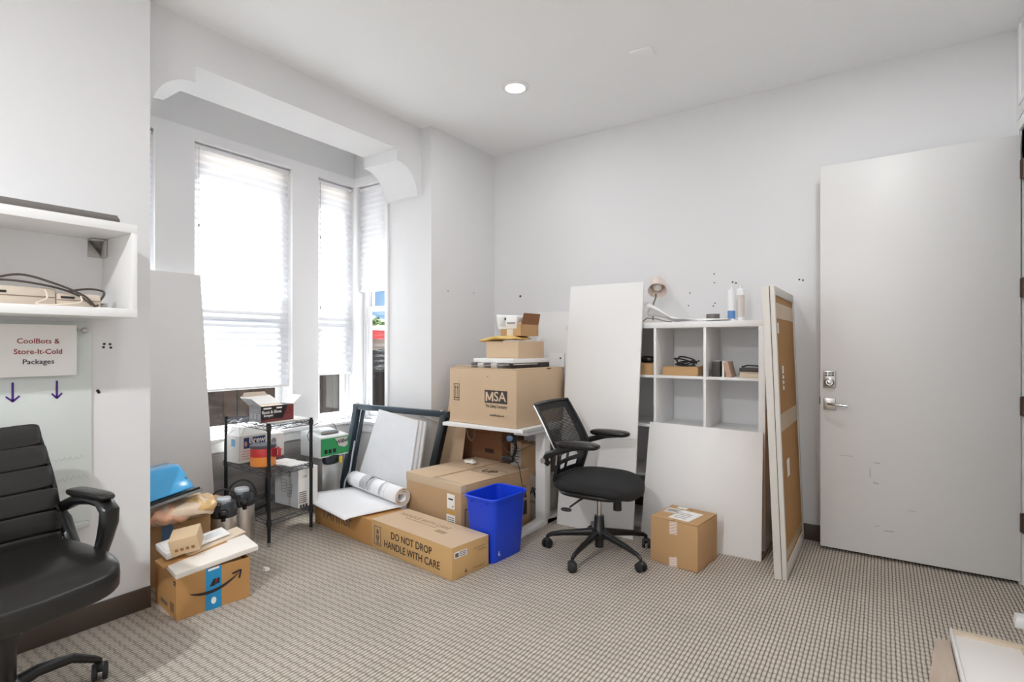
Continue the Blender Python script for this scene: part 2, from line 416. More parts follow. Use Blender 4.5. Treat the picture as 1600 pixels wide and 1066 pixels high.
def blind(label, a0, a1, z0, side=False, cord=None, zt=ZT-.01):
    def P(u, e, z): return (u, Y1+e, z) if side else (XB-e, u, z)
    mid = (a0+a1)/2; t = thing('pleated_blind', label, 'blind', P(mid, .03, z0)); org = Vector(t.location)
    def L(b): b.v = [tuple(Vector(v)-org) for v in b.v]; return b
    n = int((zt-.03-z0-.02)/.025); n += n % 2
    def fn(i, j):
        z = z0+.02+(zt-.05-z0)*i; return P(a0+.006+(a1-a0-.012)*j, .03+(.006 if round(i*n) % 2 else -.006), z)
    L(B().grid(fn, n, 1)).obj('fabric', blind_m, t)
    def bx(u0,u1,e0,e1,zz0,zz1):
        b = B()
        if side: b.box(u0,u1,Y1+e0,Y1+e1,zz0,zz1)
        else: b.box(XB-e1,XB-e0,u0,u1,zz0,zz1)
        return L(b)
    bx(a0+.004,a1-.004,.015,.048,zt-.03,zt).obj('head_rail', rail_m, t, bevel=.003)
    bx(a0+.005,a1-.005,.018,.045,z0,z0+.02).obj('bottom_rail', rail_m, t, bevel=.003)
    if cord:
        u, zc = cord
        c = L(B().cyl(P(u,.008,zc), P(u,.008,zt-.02), .0014, n=6)).obj('cord', cord_m, t)
        for z in (zc, zc+(zt-zc)*.55): L(B().cyl(P(u,.008,z-.012), P(u,.008,z+.012), .006, .003, n=10)).obj('tassel', cord_m, c)
    return t
blind('white pleated blind, lowered, at the far left edge of the bay', wins[0][0], wins[0][1], 1.03)
blind('widest white pleated blind, in the middle of the bay', wins[1][0], wins[1][1], .968, cord=(1.90,1.45))
blind('narrow white pleated blind left of the bay corner, almost fully lowered', wins[2][0], wins[2][1], 1.045, cord=(2.895,1.62))
blind('narrow white pleated blind right of the bay corner, half raised above the sky', sw[0], sw[1], 1.78, side=True)

# door leaf, swung open against the back wall, and its frame
jamb_m = mat('jamb_paint', (206,204,202), .5); hinge_m = mat('bronze_hinge', (92,78,68), .45, metal=.6)
b = B().box(XR-.012, XR+.162, 3.985, 4.045, 0, 2.53).box(XR-.012, XR+.162, 2.96, 3.02, 0, 2.53).box(XR-.012, XR+.162, 3.02, 3.985, 2.47, 2.53)
struct(b.obj('trim_8', trim_m, bevel=.003))
struct(B().box(XR-.008, XR, 2.98, 4.03, 2.62, 2.65).box(XR-.008, XR, 2.98, 3.01, 2.65, 3.06).box(XR-.008, XR, 4.0, 4.03, 2.65, 3.06).obj('trim_9', trim_m))
dr = thing('door_1', None, None, (-.322, 3.968, .022)); struct(dr)
DS = (.945, .042, 2.42)
B().box(0, DS[0], 0, DS[1], 0, DS[2]).obj('door_leaf', door_m, dr, bevel=.002)
def dface(cx, cz): return ((cx, 0, cz), (1,0,0), (0,0,1))
hw = B().box(.018,.085,-.014,0,1.012,1.118).obj('keypad_lock', satin, dr, bevel=.004); tag(hw, 'square nickel keypad deadbolt')
for i in range(3):
    for j in range(2): B().box(.026+i*.018,.041+i*.018,-.0165,-.013,1.085+j*.0145,1.096+j*.0145).obj('key', mat('key_dark',(92,92,94),.5), hw)
m90 = Matrix.Rotation(R(90), 4, 'X')
B().lathe([(.027,0),(.027,.006),(.022,.009),(.020,.004),(.012,.004),(.012,.014),(.006,.016)], 24, (.051,-.014,1.045), m90).obj('thumb_turn', chrome, hw, smooth=True)
rs = B().box(.018,.085,-.010,0,.872,.945).obj('rose_plate', satin, dr, bevel=.003)
B().tube([(.05,-.01,.912),(.05,-.045,.912),(.065,-.055,.911),(.11,-.058,.907),(.155,-.056,.904)], [.011,.010,.010,.009,.008], 10, flat=(1,.8)).obj('lever', chrome, dr, smooth=True)
scf = mat('scuff', (184,181,178), .7)
for x, z, w_, h_, a in ((.30,.563,.034,.006,-3),(.265,.50,.004,.06,0),(.295,.44,.03,.007,-12),(.36,.16,.05,.006,5),(.30,.18,.03,.004,20),(.14,.59,.07,.003,-2),(.47,.30,.04,.003,3)):
    decal(dr, 'scuff_mark', dface(0,0), x, z, w_, h_, scf, a, .0002)
B().box(-.006,0,.012,.032,.90,.95).obj('latch_plate', blk, dr)
for z in (.27,.90,1.54,2.18):
    B().box(DS[0]-.004, DS[0]+.028, -.012, .002, z, z+.10).cyl((DS[0]+.012,-.012,z-.004),(DS[0]+.012,-.012,z+.104),.009,n=10).obj('hinge', hinge_m, dr, smooth=True)

# ---------------------------------------------------------------- ceiling fittings
emit = bpy.data.materials.new('lamp_lens'); emit.use_nodes = True
ep = emit.node_tree.nodes['Principled BSDF']; ep.inputs['Emission Color'].default_value = (1,.97,.93,1); ep.inputs['Emission Strength'].default_value = 6
def downlight(x, y, label, k=1.):
    t = thing('ceiling_downlight', label, 'ceiling light', (x, y, ZC))
    B().lathe([(.095,-.001),(.095,-.006),(.085,-.010),(.068,-.012),(.066,-.001)], 40).obj('trim_ring', trim_m, t, smooth=True)
    B().lathe([(.066,-.003),(.0655,-.0045),(.001,-.0045)], 36).obj('lens', emit, t)
    ld = bpy.data.lights.new('lamp', 'AREA'); ld.shape = 'DISK'; ld.size = .13; ld.energy = LAMP_W*k; ld.color = (.985,.995,1)
    lo = bpy.data.objects.new('lamp', ld); COL.objects.link(lo); lo.parent = t; lo.location = (0,0,-.016)
downlight(-2.08, 3.09, 'round recessed ceiling light glowing white above the mesh office chair', .22)
downlight(-.05, 2.9, 'added round ceiling light above the door, unseen beyond the frame edge', .4)  # added lamp out of view, brightens the back wall and door
downlight(-1.15, .8, 'added round ceiling light over the open carpet, unseen beyond the frame', .38)  # unseen extra lamp, put in to raise the room brightness
downlight(-1.15, -1.2, 'added round ceiling light, unseen, filling from the rear of the room', 3.4)  # strong fill lamp added behind the camera, lights the room frontally
t = thing('ceiling_plate', 'blank white square cover plate on the ceiling', 'cover plate', (-1.20, 3.16, ZC), 3)
B().cbox((0,0,-.006), (.13,.10,.012)).obj('plate', ceil_m, t, bevel=.004)
# screw holes in the walls
hole_m = mat('hole_dark', (66,60,56), .9)
def holes(name, label, pts, axis, r=.006):
    c = Vector(pts[0]); t = thing(name, label, 'screw holes', pts[0])
    for p in pts:
        q = Vector(p)-c; n_ = Vector((1,0,0)) if axis == 'x' else Vector((0,-1,0))
        B().cyl(q-n_*.001, q+n_*.0012, r, n=10).obj('hole', hole_m, t)
holes('screw_holes', 'cluster of four dark screw holes right of the glass board', [(-3.01,1.020,1.307),(-3.01,1.043,1.306),(-3.01,1.017,1.292),(-3.01,1.046,1.290)], 'x')
holes('screw_holes', 'single chipped anchor hole low beside the glass board', [(-3.01,.995,1.089),(-3.01,.999,1.082)], 'x', .007)
holes('screw_holes', 'two faint screw holes high on the corner pier', [(-3.01,3.458,1.757),(-3.01,3.804,1.769)], 'x', .005)
holes('screw_holes', 'dark round hole above the stacked boxes', [(-2.718,4.12,1.749)], 'y', .011)
holes('screw_holes', 'column of screw holes above the roll of tape', [(-1.013,4.12,1.826),(-1.012,4.12,1.76),(-1.008,4.12,1.61),(-1.02,4.12,1.59),(-1.19,4.12,1.695),(-1.20,4.12,1.60)], 'y', .005)
holes('screw_holes', 'pair of screw holes just above the caulk tubes', [(-.885,4.12,1.757),(-.862,4.12,1.749)], 'y')
holes('screw_holes', 'pair of screw holes between tall carton and door', [(-.458,4.12,1.746),(-.436,4.12,1.740)], 'y')

# ---------------------------------------------------------------- outside
gm = mat('gravel', (150,142,132), .95, var=.2, vscale=8)
struct(B().box(-60, XB-T-.01, -30, 70, -.55, -.45).obj('ground_outside', gm))
fen = thing('board_fence', 'weathered brown board fence outside the bay windows', 'fence', (-5.35, 3.0, -.45))
B().box(-.07,-.03,-6,9,.35,.45).box(-.07,-.03,-6,9,1.3,1.4).obj('rail', fence_m, fen)
bme = B().box(-.012,.012,-.068,.068,0,1.70).obj('board', fence_m, fen, bevel=.002)
for i in range(80):
    o = bme if i == 0 else bme.copy()
    if i: COL.objects.link(o)
    o.parent = fen; o.location = (random.uniform(-.006,.006), -5.0+i*.143, random.uniform(-.02,.01))
shed = thing('outbuilding', 'far grey outbuilding with a red fascia beyond the fence', 'building', (-17, 15, -.45))
sid = mat('shed_grey', (120,112,106), .8, var=.1); redm = mat('shed_red', (190,60,62), .6)
B().box(-4,4,-4,4,0,1.95).obj('wall', sid, shed)
B().box(-4.2,4.2,-4.2,4.2,1.95,2.22).obj('fascia', redm, shed)
B().hexa([(-4.2,-4.2,2.22),(4.2,-4.2,2.22),(4.2,4.2,2.22),(-4.2,4.2,2.22)], [(-3.9,-1,2.5),(3.9,-1,2.5),(3.9,1,2.5),(-3.9,1,2.5)]).obj('roof', sid, shed)
for k in range(8): B().box(4.0,4.02,-3.9+k,-3.05+k,.1,1.9).obj('panel', sid, shed)
leafm = mat('leaf', (92,112,62), .7, var=.3, vscale=3); barkm = mat('bark', (88,72,58), .9)
def tree(label, x, y, h, rr, n):
    t = thing('tree', label, 'tree', (x, y, -.45))
    B().tube([(0,0,0),(.1,0,h*.4),(0,.1,h*.75)], [.2,.15,.06], 8).obj('trunk', barkm, t, smooth=True)
    b = B()
    for i in range(n):
        a, c = random.uniform(0,6.28), random.uniform(-1,1); q = random.random()**.4
        p = Vector((math.cos(a)*math.sqrt(1-c*c)*rr*q, math.sin(a)*math.sqrt(1-c*c)*rr*q, h*.68+c*h*.34*q))
        u = Vector((random.uniform(-1,1),random.uniform(-1,1),random.uniform(-1,1)))*.22; v = u.cross(Vector((random.uniform(-1,1),random.uniform(-1,1),1))).normalized()*.13
        b.add([p-u, p+v, p+u, p-v], [(0,1,2,3)])
    tag(b.obj('foliage', leafm, t), kind='stuff')
tree('green tree rising above the far outbuilding roof', -24.5, 21.5, 3.4, 2.1, 900)
tree('low olive tree further left behind the far outbuilding', -30, 23, 3.0, 2.6, 900)
tree('low olive tree further right behind the far outbuilding', -25, 27, 3.0, 2.6, 900)


# ================================================================ furniture: cube shelf by the back wall
SX0, SX1, SY0, SY1, SZ = -2.035, -.604, 3.72, 4.108, 1.462
ks = thing('cube_shelf', 'tall white cube shelf with open compartments against the back wall', 'shelf', ((SX0+SX1)/2, (SY0+SY1)/2, 0))
kx, ky = (SX1-SX0)/2, (SY1-SY0)/2
B().box(-kx,kx,-ky,ky,SZ-.04,SZ).obj('top_panel', white_m, ks, bevel=.002)
B().box(-kx,kx,-ky,ky,0,.04).obj('bottom_panel', white_m, ks, bevel=.002)
for s in (-1,1): B().box(*sorted((s*kx,s*(kx-.04))),-ky,ky,.04,SZ-.04).obj('side_panel', white_m, ks, bevel=.002)
pit = (2*kx-.08+.018)/4; pz = (SZ-.08+.018)/4
for i in (1,2,3):
    x = -kx+.04+i*pit-.018; B().box(x,x+.018,-ky+.002,ky,.04,SZ-.04).obj('divider', white_m, ks, bevel=.001)
for i in range(4):
    x0 = -kx+.04+i*pit
    for j in (1,2,3):
        z = .04+j*pz-.018; B().box(x0,x0+pit-.018,-ky+.002,ky,z,z+.018).obj('shelf_board', white_m, ks, bevel=.001)
ZR = .04+3*pz     # top surface of the third row of boards
ZR2 = .04+2*pz

# tall white panel leaning on the shelf, square panel, tall flat carton
def panel(name, label, pts, th, m, cat='panel'):
    c = sum((Vector(p) for p in pts), Vector())/len(pts); c.z = min(p[2] for p in pts)
    return tag(B().slab(pts, th).obj(name, m, None, bevel=.0015, origin=tuple(c)), label, cat)
panel('leaning_panel', 'tall white panel leaning on the cube shelf behind the mesh chair', [(-1.372,3.455,0),(-1.40,3.735,1.752),(-1.985,3.735,1.752),(-1.951,3.455,0)][::-1], .018, white2)
panel('leaning_panel', 'square white panel leaning across the lower cube shelf', [(-1.352,3.53,0),(-.595,3.53,0),(-.612,3.69,.752),(-1.345,3.69,.765)], .012, white2)
b = B().slab([(-3.70,1.225,0),(-3.70,1.895,0),(-3.865,1.868,1.785),(-3.865,1.225,1.785)], .016); tag(b.obj('leaning_panel', white2, None, bevel=.0015, origin=(-3.7,1.56,0)), 'tall white panel standing in the bay beside the left pier', 'panel')
gl = B().slab([(-3.914,1.90,0),(-3.914,2.835,0),(-3.918,2.83,.525),(-3.918,1.90,.525)], .015); tag(gl.obj('laminate_board', greylam, None, bevel=.001, origin=(-3.914,2.35,0)), 'dark grey wood-grain board leaning under the bay window sill', 'board')
panel('white_board_panel', 'white back panel with screw holes leaning behind the stacked boxes', [(-2.52,4.00,0),(-2.185,4.00,0),(-2.165,4.085,1.59),(-2.51,4.085,1.60)], .016, white2)
t = thing('end_panel', 'narrow white end panel with one hole right of the large carton', 'panel', (-2.2,3.93,0)); B().box(-.10,.045,-.008,.008,0,1.235).obj('panel', white_m, t, bevel=.001); B().cyl((.01,-.0095,1.195),(.01,-.007,1.195),.008,n=10).obj('hole', hole_m, t)

cw = mat('worn_white_card', (214,209,202), .75, var=.07, vscale=9); cb = mat('brown_face', (176,128,72), .7, var=.09, vscale=3, stretch=(1,1,.4))
tc = thing('flat_carton', 'tall narrow taped carton standing on edge right of the cube shelf', 'carton', (-.461,3.32,0), 0, rot=(0,R(-2.3),R(-.5)))
CH, CDp, CTk = 1.635, .74, .066
B().box(-CTk/2,CTk/2,0,.030,0,CH).obj('end_cap', cw, tc, bevel=.003)
B().box(-CTk/2,CTk/2,CDp-.03,CDp,0,CH).obj('end_cap', cw, tc, bevel=.003)
B().box(-CTk/2,CTk/2,.03,CDp-.03,0,.075).obj('bottom_edge', cw, tc, bevel=.002)
B().box(-CTk/2,CTk/2,.03,CDp-.03,CH-.05,CH).obj('top_edge', cw, tc, bevel=.002)
B().box(-CTk/2+.004,CTk/2-.006,.03,CDp-.03,.075,CH-.05).obj('brown_panel', cb, tc)
B().box(.006,.0095,-.0015,.0,.0,CH).obj('seam', mat('seam_dark',(92,84,78),.9), tc)
crf = ((CTk/2-.006,0,0),(0,1,0),(0,0,1)); tp = mat('packing_tape', (198,170,132), .3, var=.1)
for z, h_ in ((1.50,.09),(.86,.10),(.12,.05)): decal(tc, 'tape', crf, CDp/2, z, CDp-.06, h_, tp)
for y, z, a, h_ in ((.09,1.40,.05,.06),(.20,1.11,.05,.14),(.24,.58,.09,.10)): decal(tc, 'sticker', crf, y, z, a, h_, paper, 0, .0022)
for z in (1.13,1.10,1.07): decal(tc, 'print_line', crf, .20, z, .035, .008, ink, 0, .0034)

# things on the shelf top
dl = thing('desk_lamp', 'small white desk lamp with cone shade on the cube shelf', 'lamp', (-1.385,3.935,SZ))
lm = mat('lamp_cream', (232,216,206), .5); lgrey = mat('lamp_grey', (120,116,112), .5)
B().lathe([(.07,0),(.07,.012),(.03,.02),(.012,.024)], 28, (-.02,.0,0)).obj('base', lm, dl, smooth=True)
B().tube([(-.02,0,.02),(-.03,.0,.08),(-.02,-.0,.15),(-.002,-.0,.20),(0,-.005,.225)], .0055, 10).obj('gooseneck', lgrey, dl, smooth=True)
ax = Vector((.25,-.75,-.80)).normalized(); q = Vector((0,0,1)).rotation_difference(ax).to_matrix().to_4x4()
B().lathe([(.034,0),(.042,.02),(.066,.13),(.069,.133),(.066,.129),(.040,.022),(.02,.018)], 32, (-.005,.045,.335), q).obj('lamp_shade', lm, dl, smooth=True)
bl = Vector((-.005,.045,.335))+ax*.085; B().pad(bl, (.07,.07,.07), 1, 1, 16, 8).obj('bulb', mat('bulb_white',(222,218,212),.3), dl, smooth=True)
# crumpled white sheet
def sheet_fn(u, v):
    x = -1.40+.56*u; y = 3.745+.115*v
    z = SZ+.006+.115*max(0,1-u*2.4)**1.5*(.55+.45*math.cos(v*2.2))+.020*abs(math.sin(u*9+v*3))*(1-u)+.018*abs(math.sin(v*5+u*4))*(1-.5*u)
    return (x+.02*math.sin(v*5), y, z)
b = B().grid(sheet_fn, 40, 12); me_ = b.obj('paper_sheet', mat('soft_white',(238,237,236),.8), None, smooth=True, origin=(-1.1,3.83,SZ)); sm = me_.modifiers.new('t','SOLIDIFY'); sm.thickness = .003
tag(me_, 'crumpled white sheet lying along the cube shelf top', 'sheet')
b = B().tube([(-1.44,3.78,SZ+.005),(-1.39,3.76,SZ+.035),(-1.33,3.755,SZ+.03),(-1.25,3.75,SZ+.008),(-1.21,3.76,SZ+.004)], .004, 6); tag(b.obj('lamp_cable', lgrey, None, smooth=True, origin=(-1.3,3.76,SZ)), 'dark grey cord looped in front of the desk lamp', 'cord')
t = thing('tape_roll', 'dark grey roll of tape on the cube shelf top', 'tape', (-.975,3.93,SZ)); gtp = mat('duct_tape',(118,112,106),.4)
B().lathe([(.045,0),(.045,.058),(.034,.058),(.034,0.001)], 32).obj('roll', gtp, t, smooth=True); B().lathe([(.034,.001),(.034,.057),(.031,.057),(.031,.001)], 28).obj('core', kraft, t, smooth=True)
cau = mat('caulk_white',(236,238,240),.35); cblue = mat('caulk_blue',(96,140,196),.4); cprt = mat('caulk_print',(214,206,200),.5)
for k, (x, y, lab) in enumerate(((-.845,3.90,'white caulk tube with blue lower band on the cube shelf'),(-.79,3.915,'white caulk tube with grey print, rightmost on the cube shelf'))):
    t = thing('caulk_tube', lab, 'caulk tube', (x,y,SZ))
    B().lathe([(.023,0),(.025,.004),(.025,.215),(.021,.222),(.008,.224),(.006,.232)], 24).obj('barrel', cau, t, smooth=True)
    if k == 0:
        B().lathe([(.0253,.02),(.0253,.075)], 24).obj('band', cblue, t, smooth=True)
    else: B().lathe([(.0253,.03),(.0253,.18)], 24).obj('printed_label', cprt, t, smooth=True)
    B().lathe([(.006,.232),(.003,.25)], 12).obj('nozzle', cau, t, smooth=True)

# things in the compartments
def cable(name, label, c, rad, n, m, r=.0045, hz=.02):
    b = B(); pts = []
    for i in range(n*14):
        a = 2*math.pi*i/14; k = i//14
        rr = rad*(.7+.3*math.sin(i*1.7+k)); pts.append((c[0]+rr*1.5*math.cos(a)+.02*math.sin(k*2.1), c[1]+rr*math.sin(a)*.8, c[2]+r+hz*(.5+.5*math.sin(a*1.0+k*1.9))*(.4+.6*k/n)))
    # smooth by averaging
    pts = [Vector(p) for p in pts]; pts = [(pts[max(i-1,0)]+pts[i]*2+pts[min(i+1,len(pts)-1)])/4 for i in range(len(pts))]
    return tag(B().tube(pts, r, 6).obj(name, m, None, smooth=True, origin=c), label, 'cable')
fb = carton('flat_box', 'flat brown box under a coil of black cable in the shelf', (-1.155,3.86,ZR), 0, (.245,.20,.062), kraft, 'closed', 'x', tape_m)
flap(fb, (.12,-.09,.06), (.12,.09,.06), (.7,0,.25), .06, kraft)
cable('cable_coil', 'tangled black cable on the flat brown box', (-1.14,3.85,ZR+.063), .065, 4, blk, .005, .075)
bk = carton('brown_box', 'small brown box in the shelf column beside the tall panel', (-1.45,3.82,ZR), 0, (.24,.16,.085), kraft, 'closed')
B().pad((0,0,0), (.12,.08,.05), .8, .8).obj('x', blk).name = 'black_pouch'
o = bpy.data.objects['black_pouch']; o.location = (-1.40,3.80,ZR+.110); tag(o, 'small black pouch on the brown box beside the tall panel', 'pouch')
for k, (x, wd, h_, lean, m_, lab) in enumerate(((-.915,.052,.105,0,mat('book_dark',(62,58,56),.5,var=.6,vscale=30),'black patterned book standing in the right shelf compartment'),(-.868,.012,.107,0,paper,'thin white booklet beside the black patterned book'),(-.83,.034,.104,-14,mat('book_tan',(186,156,134),.6),'tan paperback leaning beside the thin white booklet'))):
    t = thing('book', lab, 'book', (x,3.83,ZR), 0, None, (0,R(lean),0))
    B().box(-wd/2,wd/2,-.07,.07,0,h_).obj('cover', m_, t, bevel=.0015)
    B().box(-wd/2+.003,wd/2-.003,-.068,.0715,.002,h_+.0008).obj('pages', paper, t)
t = thing('wooden_box', 'low beige box at the right end of the shelf compartment', 'box', (-.70,3.83,ZR)); B().box(-.065,.07,-.07,.09,0,.038).obj('body', mat('beige_box',(208,192,170),.6), t, bevel=.003); B().box(-.067,.072,-.072,.092,.030,.034).obj('lid_seam', mat('beige_seam',(170,150,128),.7), t)
t = thing('notebook', 'dark notebook stack on the low beige box', 'book', (-.70,3.83,ZR+.0382)); B().box(-.067,.06,-.07,.08,0,.024).obj('cover', mat('book_black',(58,52,52),.5), t, bevel=.002); B().tube([(-.06,-.02,.03),(-.02,-.05,.042),(.04,-.055,.04),(.07,-.03,.03)], .005, 8).obj('strap', blk, t, smooth=True)

# small carton on the carpet
sb = carton('small_carton', 'small plain brown carton with white label on the carpet beside the mesh chair', corner_loc(-.863,3.14,-7,.147,-.151), -7, (.294,.302,.272), kraft, 'closed', 'y', None, bev=.008)
strp = mat('striped_tape', (212,188,170), .4)
fcs = (.294,.302,.272)
decal(sb, 'shipping_label', face(fcs,'top'), .02, -.02, .13, .19, paper, -4); decal(sb, 'shipping_label', face(fcs,'top'), -.085, .03, .09, .10, mat('label_grey',(216,212,206),.7), 6)
decal(sb, 'sticker', face(fcs,'top'), -.06,.115,.06,.035,paper,4,.0014)
for k in range(4): decal(sb, 'print_line', face(fcs,'top'), .01, -.08+k*.03, .08, .004, ink_g, -4, .0022)
for k in range(2): decal(sb, 'print_line', face(fcs,'top'), -.085, .02+k*.02, .06, .006, ink, 6, .0022)
for z, h_, nm in ((.093,.075,'upper'),(-.108,.055,'lower')):
    d_ = decal(sb, 'tape', face(fcs,'front'), -.0, z, .05, h_, strp)
    for k in range(4): decal(sb, 'stripe', face(fcs,'front'), -.0, z-h_/2+.012+k*h_/4.2, .046, .005, mat('stripe_pink',(236,222,216),.4), 25, .0016)

# ================================================================ mesh office chair
def caster(parent, x, y, a, wm=blk2):
    c = thing('caster', None, None, (x,y,0)); c.parent = parent; c.rotation_euler = (0,0,a)
    return c
def star_base(t, rad, r_hub, zh, ze, ang0, m, wr=.028, rise=0.):
    for k in range(5):
        a = R(ang0+72*k); dx, dy = math.cos(a), math.sin(a)
        pts = [(dx*r*rad, dy*r*rad, z) for r, z in ((.08,zh),(.35,zh-.012+rise),(.7,(zh+ze)/2-.004+rise),(.93,ze+.004),(1.0,ze-.012))]
        arm = B().tube(pts, [.026,.022,.018,.014,.012], 10, ref=(0,0,1), flat=(.85,1.0)).obj('base_arm', m, t, smooth=True)
        px, py = dx*rad, dy*rad; ca = a+1.1+k
        ux, uy = math.cos(ca), math.sin(ca); b = B()
        for s in (-1,1):
            o0 = Vector((px-uy*s*.008, py+ux*s*.008, wr)); o1 = Vector((px-uy*s*.026, py+ux*s*.026, wr))
            b.tube([o0, o0+(o1-o0)*.1, o0+(o1-o0)*.85, o1], [wr*.9, wr, wr, wr*.8], 20)
        b.cyl((px,py,wr),(px,py,ze-.008),.008,n=8)
        b.pad((px-ux*.004,py-uy*.004,wr+.018),(.05,.034,.034),.8,.8,14,6)
        b.obj('caster', blk2, arm, smooth=True)
ch = thing('mesh_chair', 'black mesh-back office chair with flat seat on the carpet', 'chair', (-1.455,3.10,0), 3)
star_base(ch, .335, .05, .135, .085, 193, blk)
B().lathe([(.045,.10),(.048,.115),(.046,.15),(.034,.165),(.03,.235),(.028,.24)], 24).obj('hub', blk, ch, smooth=True)
B().lathe([(.026,.045),(.027,.05),(.027,.105)], 18).obj('sleeve', blk2, ch, smooth=True)
B().lathe([(.015,.235),(.015,.375)], 18).obj('gas_piston', chrome, ch, smooth=True)
B().box(-.12,.10,-.06,.06,.368,.408).obj('mechanism', blk, ch, bevel=.01)
B().tube([(-.02,-.05,.385),(-.06,-.17,.365),(-.10,-.22,.33)], .006, 8).obj('tilt_lever', blk, ch, smooth=True)
B().pad((-.115,-.235,.318), (.07,.03,.022), .8,.8, m=None).obj('lever_grip', blk, ch, smooth=True)
B().cyl((.13,-.03,.30),(.13,-.03,.385),.026,.024,n=18).obj('tension_knob', blk, ch, smooth=True)
def seat_fn(p):
    p.z -= .05*max(0,p.x/.27)**3; p.z += .012*(abs(p.y)/.26)**2
    return p
B().pad((0,0,.448), (.52,.51,.092), .6, .62, 44, 16, fn=seat_fn).obj('seat', fabric, ch, smooth=True)
B().pad((0,0,.405), (.46,.44,.05), .5, .6, 36, 8).obj('seat_pan', blk, ch, smooth=True)
# backrest surface: u across, v upward
def back_pt(u, v, off=0.):
    z = .475+.455*v
    x = -.225-.03*math.sin(v*math.pi)*0 - .0+ (.035*math.sin(min(v,.5)*math.pi*1.2)) - .20*max(0,v-.38)**1.15*1.35
    hw = .205+.035*min(1,v*2)-.02*max(0,v-.6)
    y = u*hw
    x += -.035*u*u*(-1) *1.0 - .02
    return Vector((x+off, y, z))
ring = [back_pt(-1+2*i/14,1) for i in range(15)]+[back_pt(1,1-j/16) for j in range(1,16)]+[back_pt(1-2*i/14,0) for i in range(15)]+[back_pt(-1,j/16) for j in range(1,16)]
B().tube(ring, .011, 8, closed=True).obj('back_frame', blk, ch, smooth=True)
sil = [back_pt(-1.04,.22+.78*j/20,-.004) for j in range(21)]; B().tube(sil, .006, 8).obj('edge_trim', chrome, ch, smooth=True)
def mesh_fab():
    m = bpy.data.materials.new('chair_mesh'); m.use_nodes = True; t = m.node_tree; p = t.nodes['Principled BSDF']
    p.inputs['Base Color'].default_value = rgb((30,30,32)); p.inputs['Roughness'].default_value = .7
    tc_ = t.nodes.new('ShaderNodeTexCoord'); sp = t.nodes.new('ShaderNodeSeparateXYZ'); t.links.new(tc_.outputs['Object'], sp.inputs[0])
    a = math_node(t, 'SINE', math_node(t, 'MULTIPLY', sp.outputs[2], 2*math.pi/.0085)); 
    k = math_node(t, 'GREATER_THAN', a, .25)
    al = math_node(t, 'SUBTRACT', 1.0, math_node(t, 'MULTIPLY', k, .38)); t.links.new(al, p.inputs['Alpha'])
    return m
o = B().grid(lambda a, c: back_pt(-.98+1.96*a, .40+.58*c), 16, 16).obj('mesh_panel', mesh_fab(), ch, smooth=True)
# solid border strips of the back
for u0, u1 in ((-1,-.72),(.72,1)):
    B().grid(lambda a, c: back_pt(u0+(u1-u0)*a, .38+.62*c, -.003), 4, 16).obj('border', fabric, ch, smooth=True)
B().grid(lambda a, c: back_pt(-1+2*a, .90+.10*c, -.003), 16, 3).obj('border', fabric, ch, smooth=True)
for v0, v1 in ((.0,.09),(.16,.23),(.30,.42)):
    B().grid(lambda a, c: back_pt(-1+2*a, v0+(v1-v0)*c, -.001), 16, 3).obj('lumbar_bar', blk, ch, smooth=True)
for u0, u1 in ((-1,-.62),(-.1,.1),(.62,1)):
    B().grid(lambda a, c: back_pt(u0+(u1-u0)*a, .42*c, -.002), 4, 8).obj('lumbar_post', blk, ch, smooth=True)
B().tube([(-.05,0,.39),(-.20,0,.385),(-.275,0,.42),(-.29,0,.50),(-.275,0,.60)], [.03,.03,.028,.026,.02], 10, ref=(0,1,0), flat=(.5,1.3)).obj('back_bracket', blk, ch, smooth=True)
for s in (-1,1):
    yy = .245*s
    B().tube([(-.235,yy*.93,.575),(-.255,yy*1.0,.60),(-.23,yy*1.05,.635),(-.16,yy*1.06,.665),(-.06,yy*1.06,.695),(.02,yy*1.06,.702)], [.022,.026,.024,.022,.02,.016], 10, ref=(0,1,0), flat=(.9,.8)).obj('arm_bracket', blk, ch, smooth=True)
    B().cyl((-.255,yy*.90,.60),(-.255,yy*1.11,.60),.017,n=16).obj('arm_pivot', satin, ch, smooth=True)
    B().pad((-.03,yy*1.06,.715), (.275,.09,.048), .7, .55, 28, 10).obj('arm_pad', leather, ch, smooth=True)

# ================================================================ black leather chair
ec = thing('leather_chair', 'black ribbed leather office chair cut off at the left edge', 'chair', (-2.48,.54,0), 10)
star_base(ec, .30, .05, .12, .085, 86.5, blk, .032, .03)
B().lathe([(.055,.085),(.058,.10),(.056,.14),(.044,.15),(.044,.30),(.058,.302),(.060,.40),(.045,.445)], 24).obj('hub', blk, ec, smooth=True)
B().box(-.14,.10,-.09,.09,.42,.45).obj('mechanism', blk, ec, bevel=.01)
def seat2(p):
    p.z -= .045*max(0,p.x/.26)**2.5; p.z += .018*(abs(p.y)/.26)**2.2
    return p
B().pad((.005,0,.485), (.53,.53,.112), .38, .27, 60, 18, fn=seat2).obj('seat', leather, ec, smooth=True)
N_ = 6
def bp(v): return (-.20-.045*v-.05*v*v+.018*math.sin(v*math.pi*1.3), .495+.475*v, .255-.028*v*v)
for k in range(N_):
    v0, v1 = k/N_, (k+1)/N_; x0, z0, h0 = bp(v0); x1, z1, h1 = bp(v1)
    L = math.hypot(x1-x0, z1-z0); an = math.atan2(x0-x1, z1-z0)
    mm = Matrix.Translation(((x0+x1)/2,0,(z0+z1)/2)) @ Matrix.Rotation(-an, 4, 'Y')
    def curve(p, hh=(h0+h1)/2):
        p.x += .03*(p.y/hh)**2; return p
    B().pad((0,0,0), (.066,(h0+h1),L*1.10), .26, .20, 40, 14, m=mm, fn=curve).obj('back_pad', leather, ec, smooth=True)
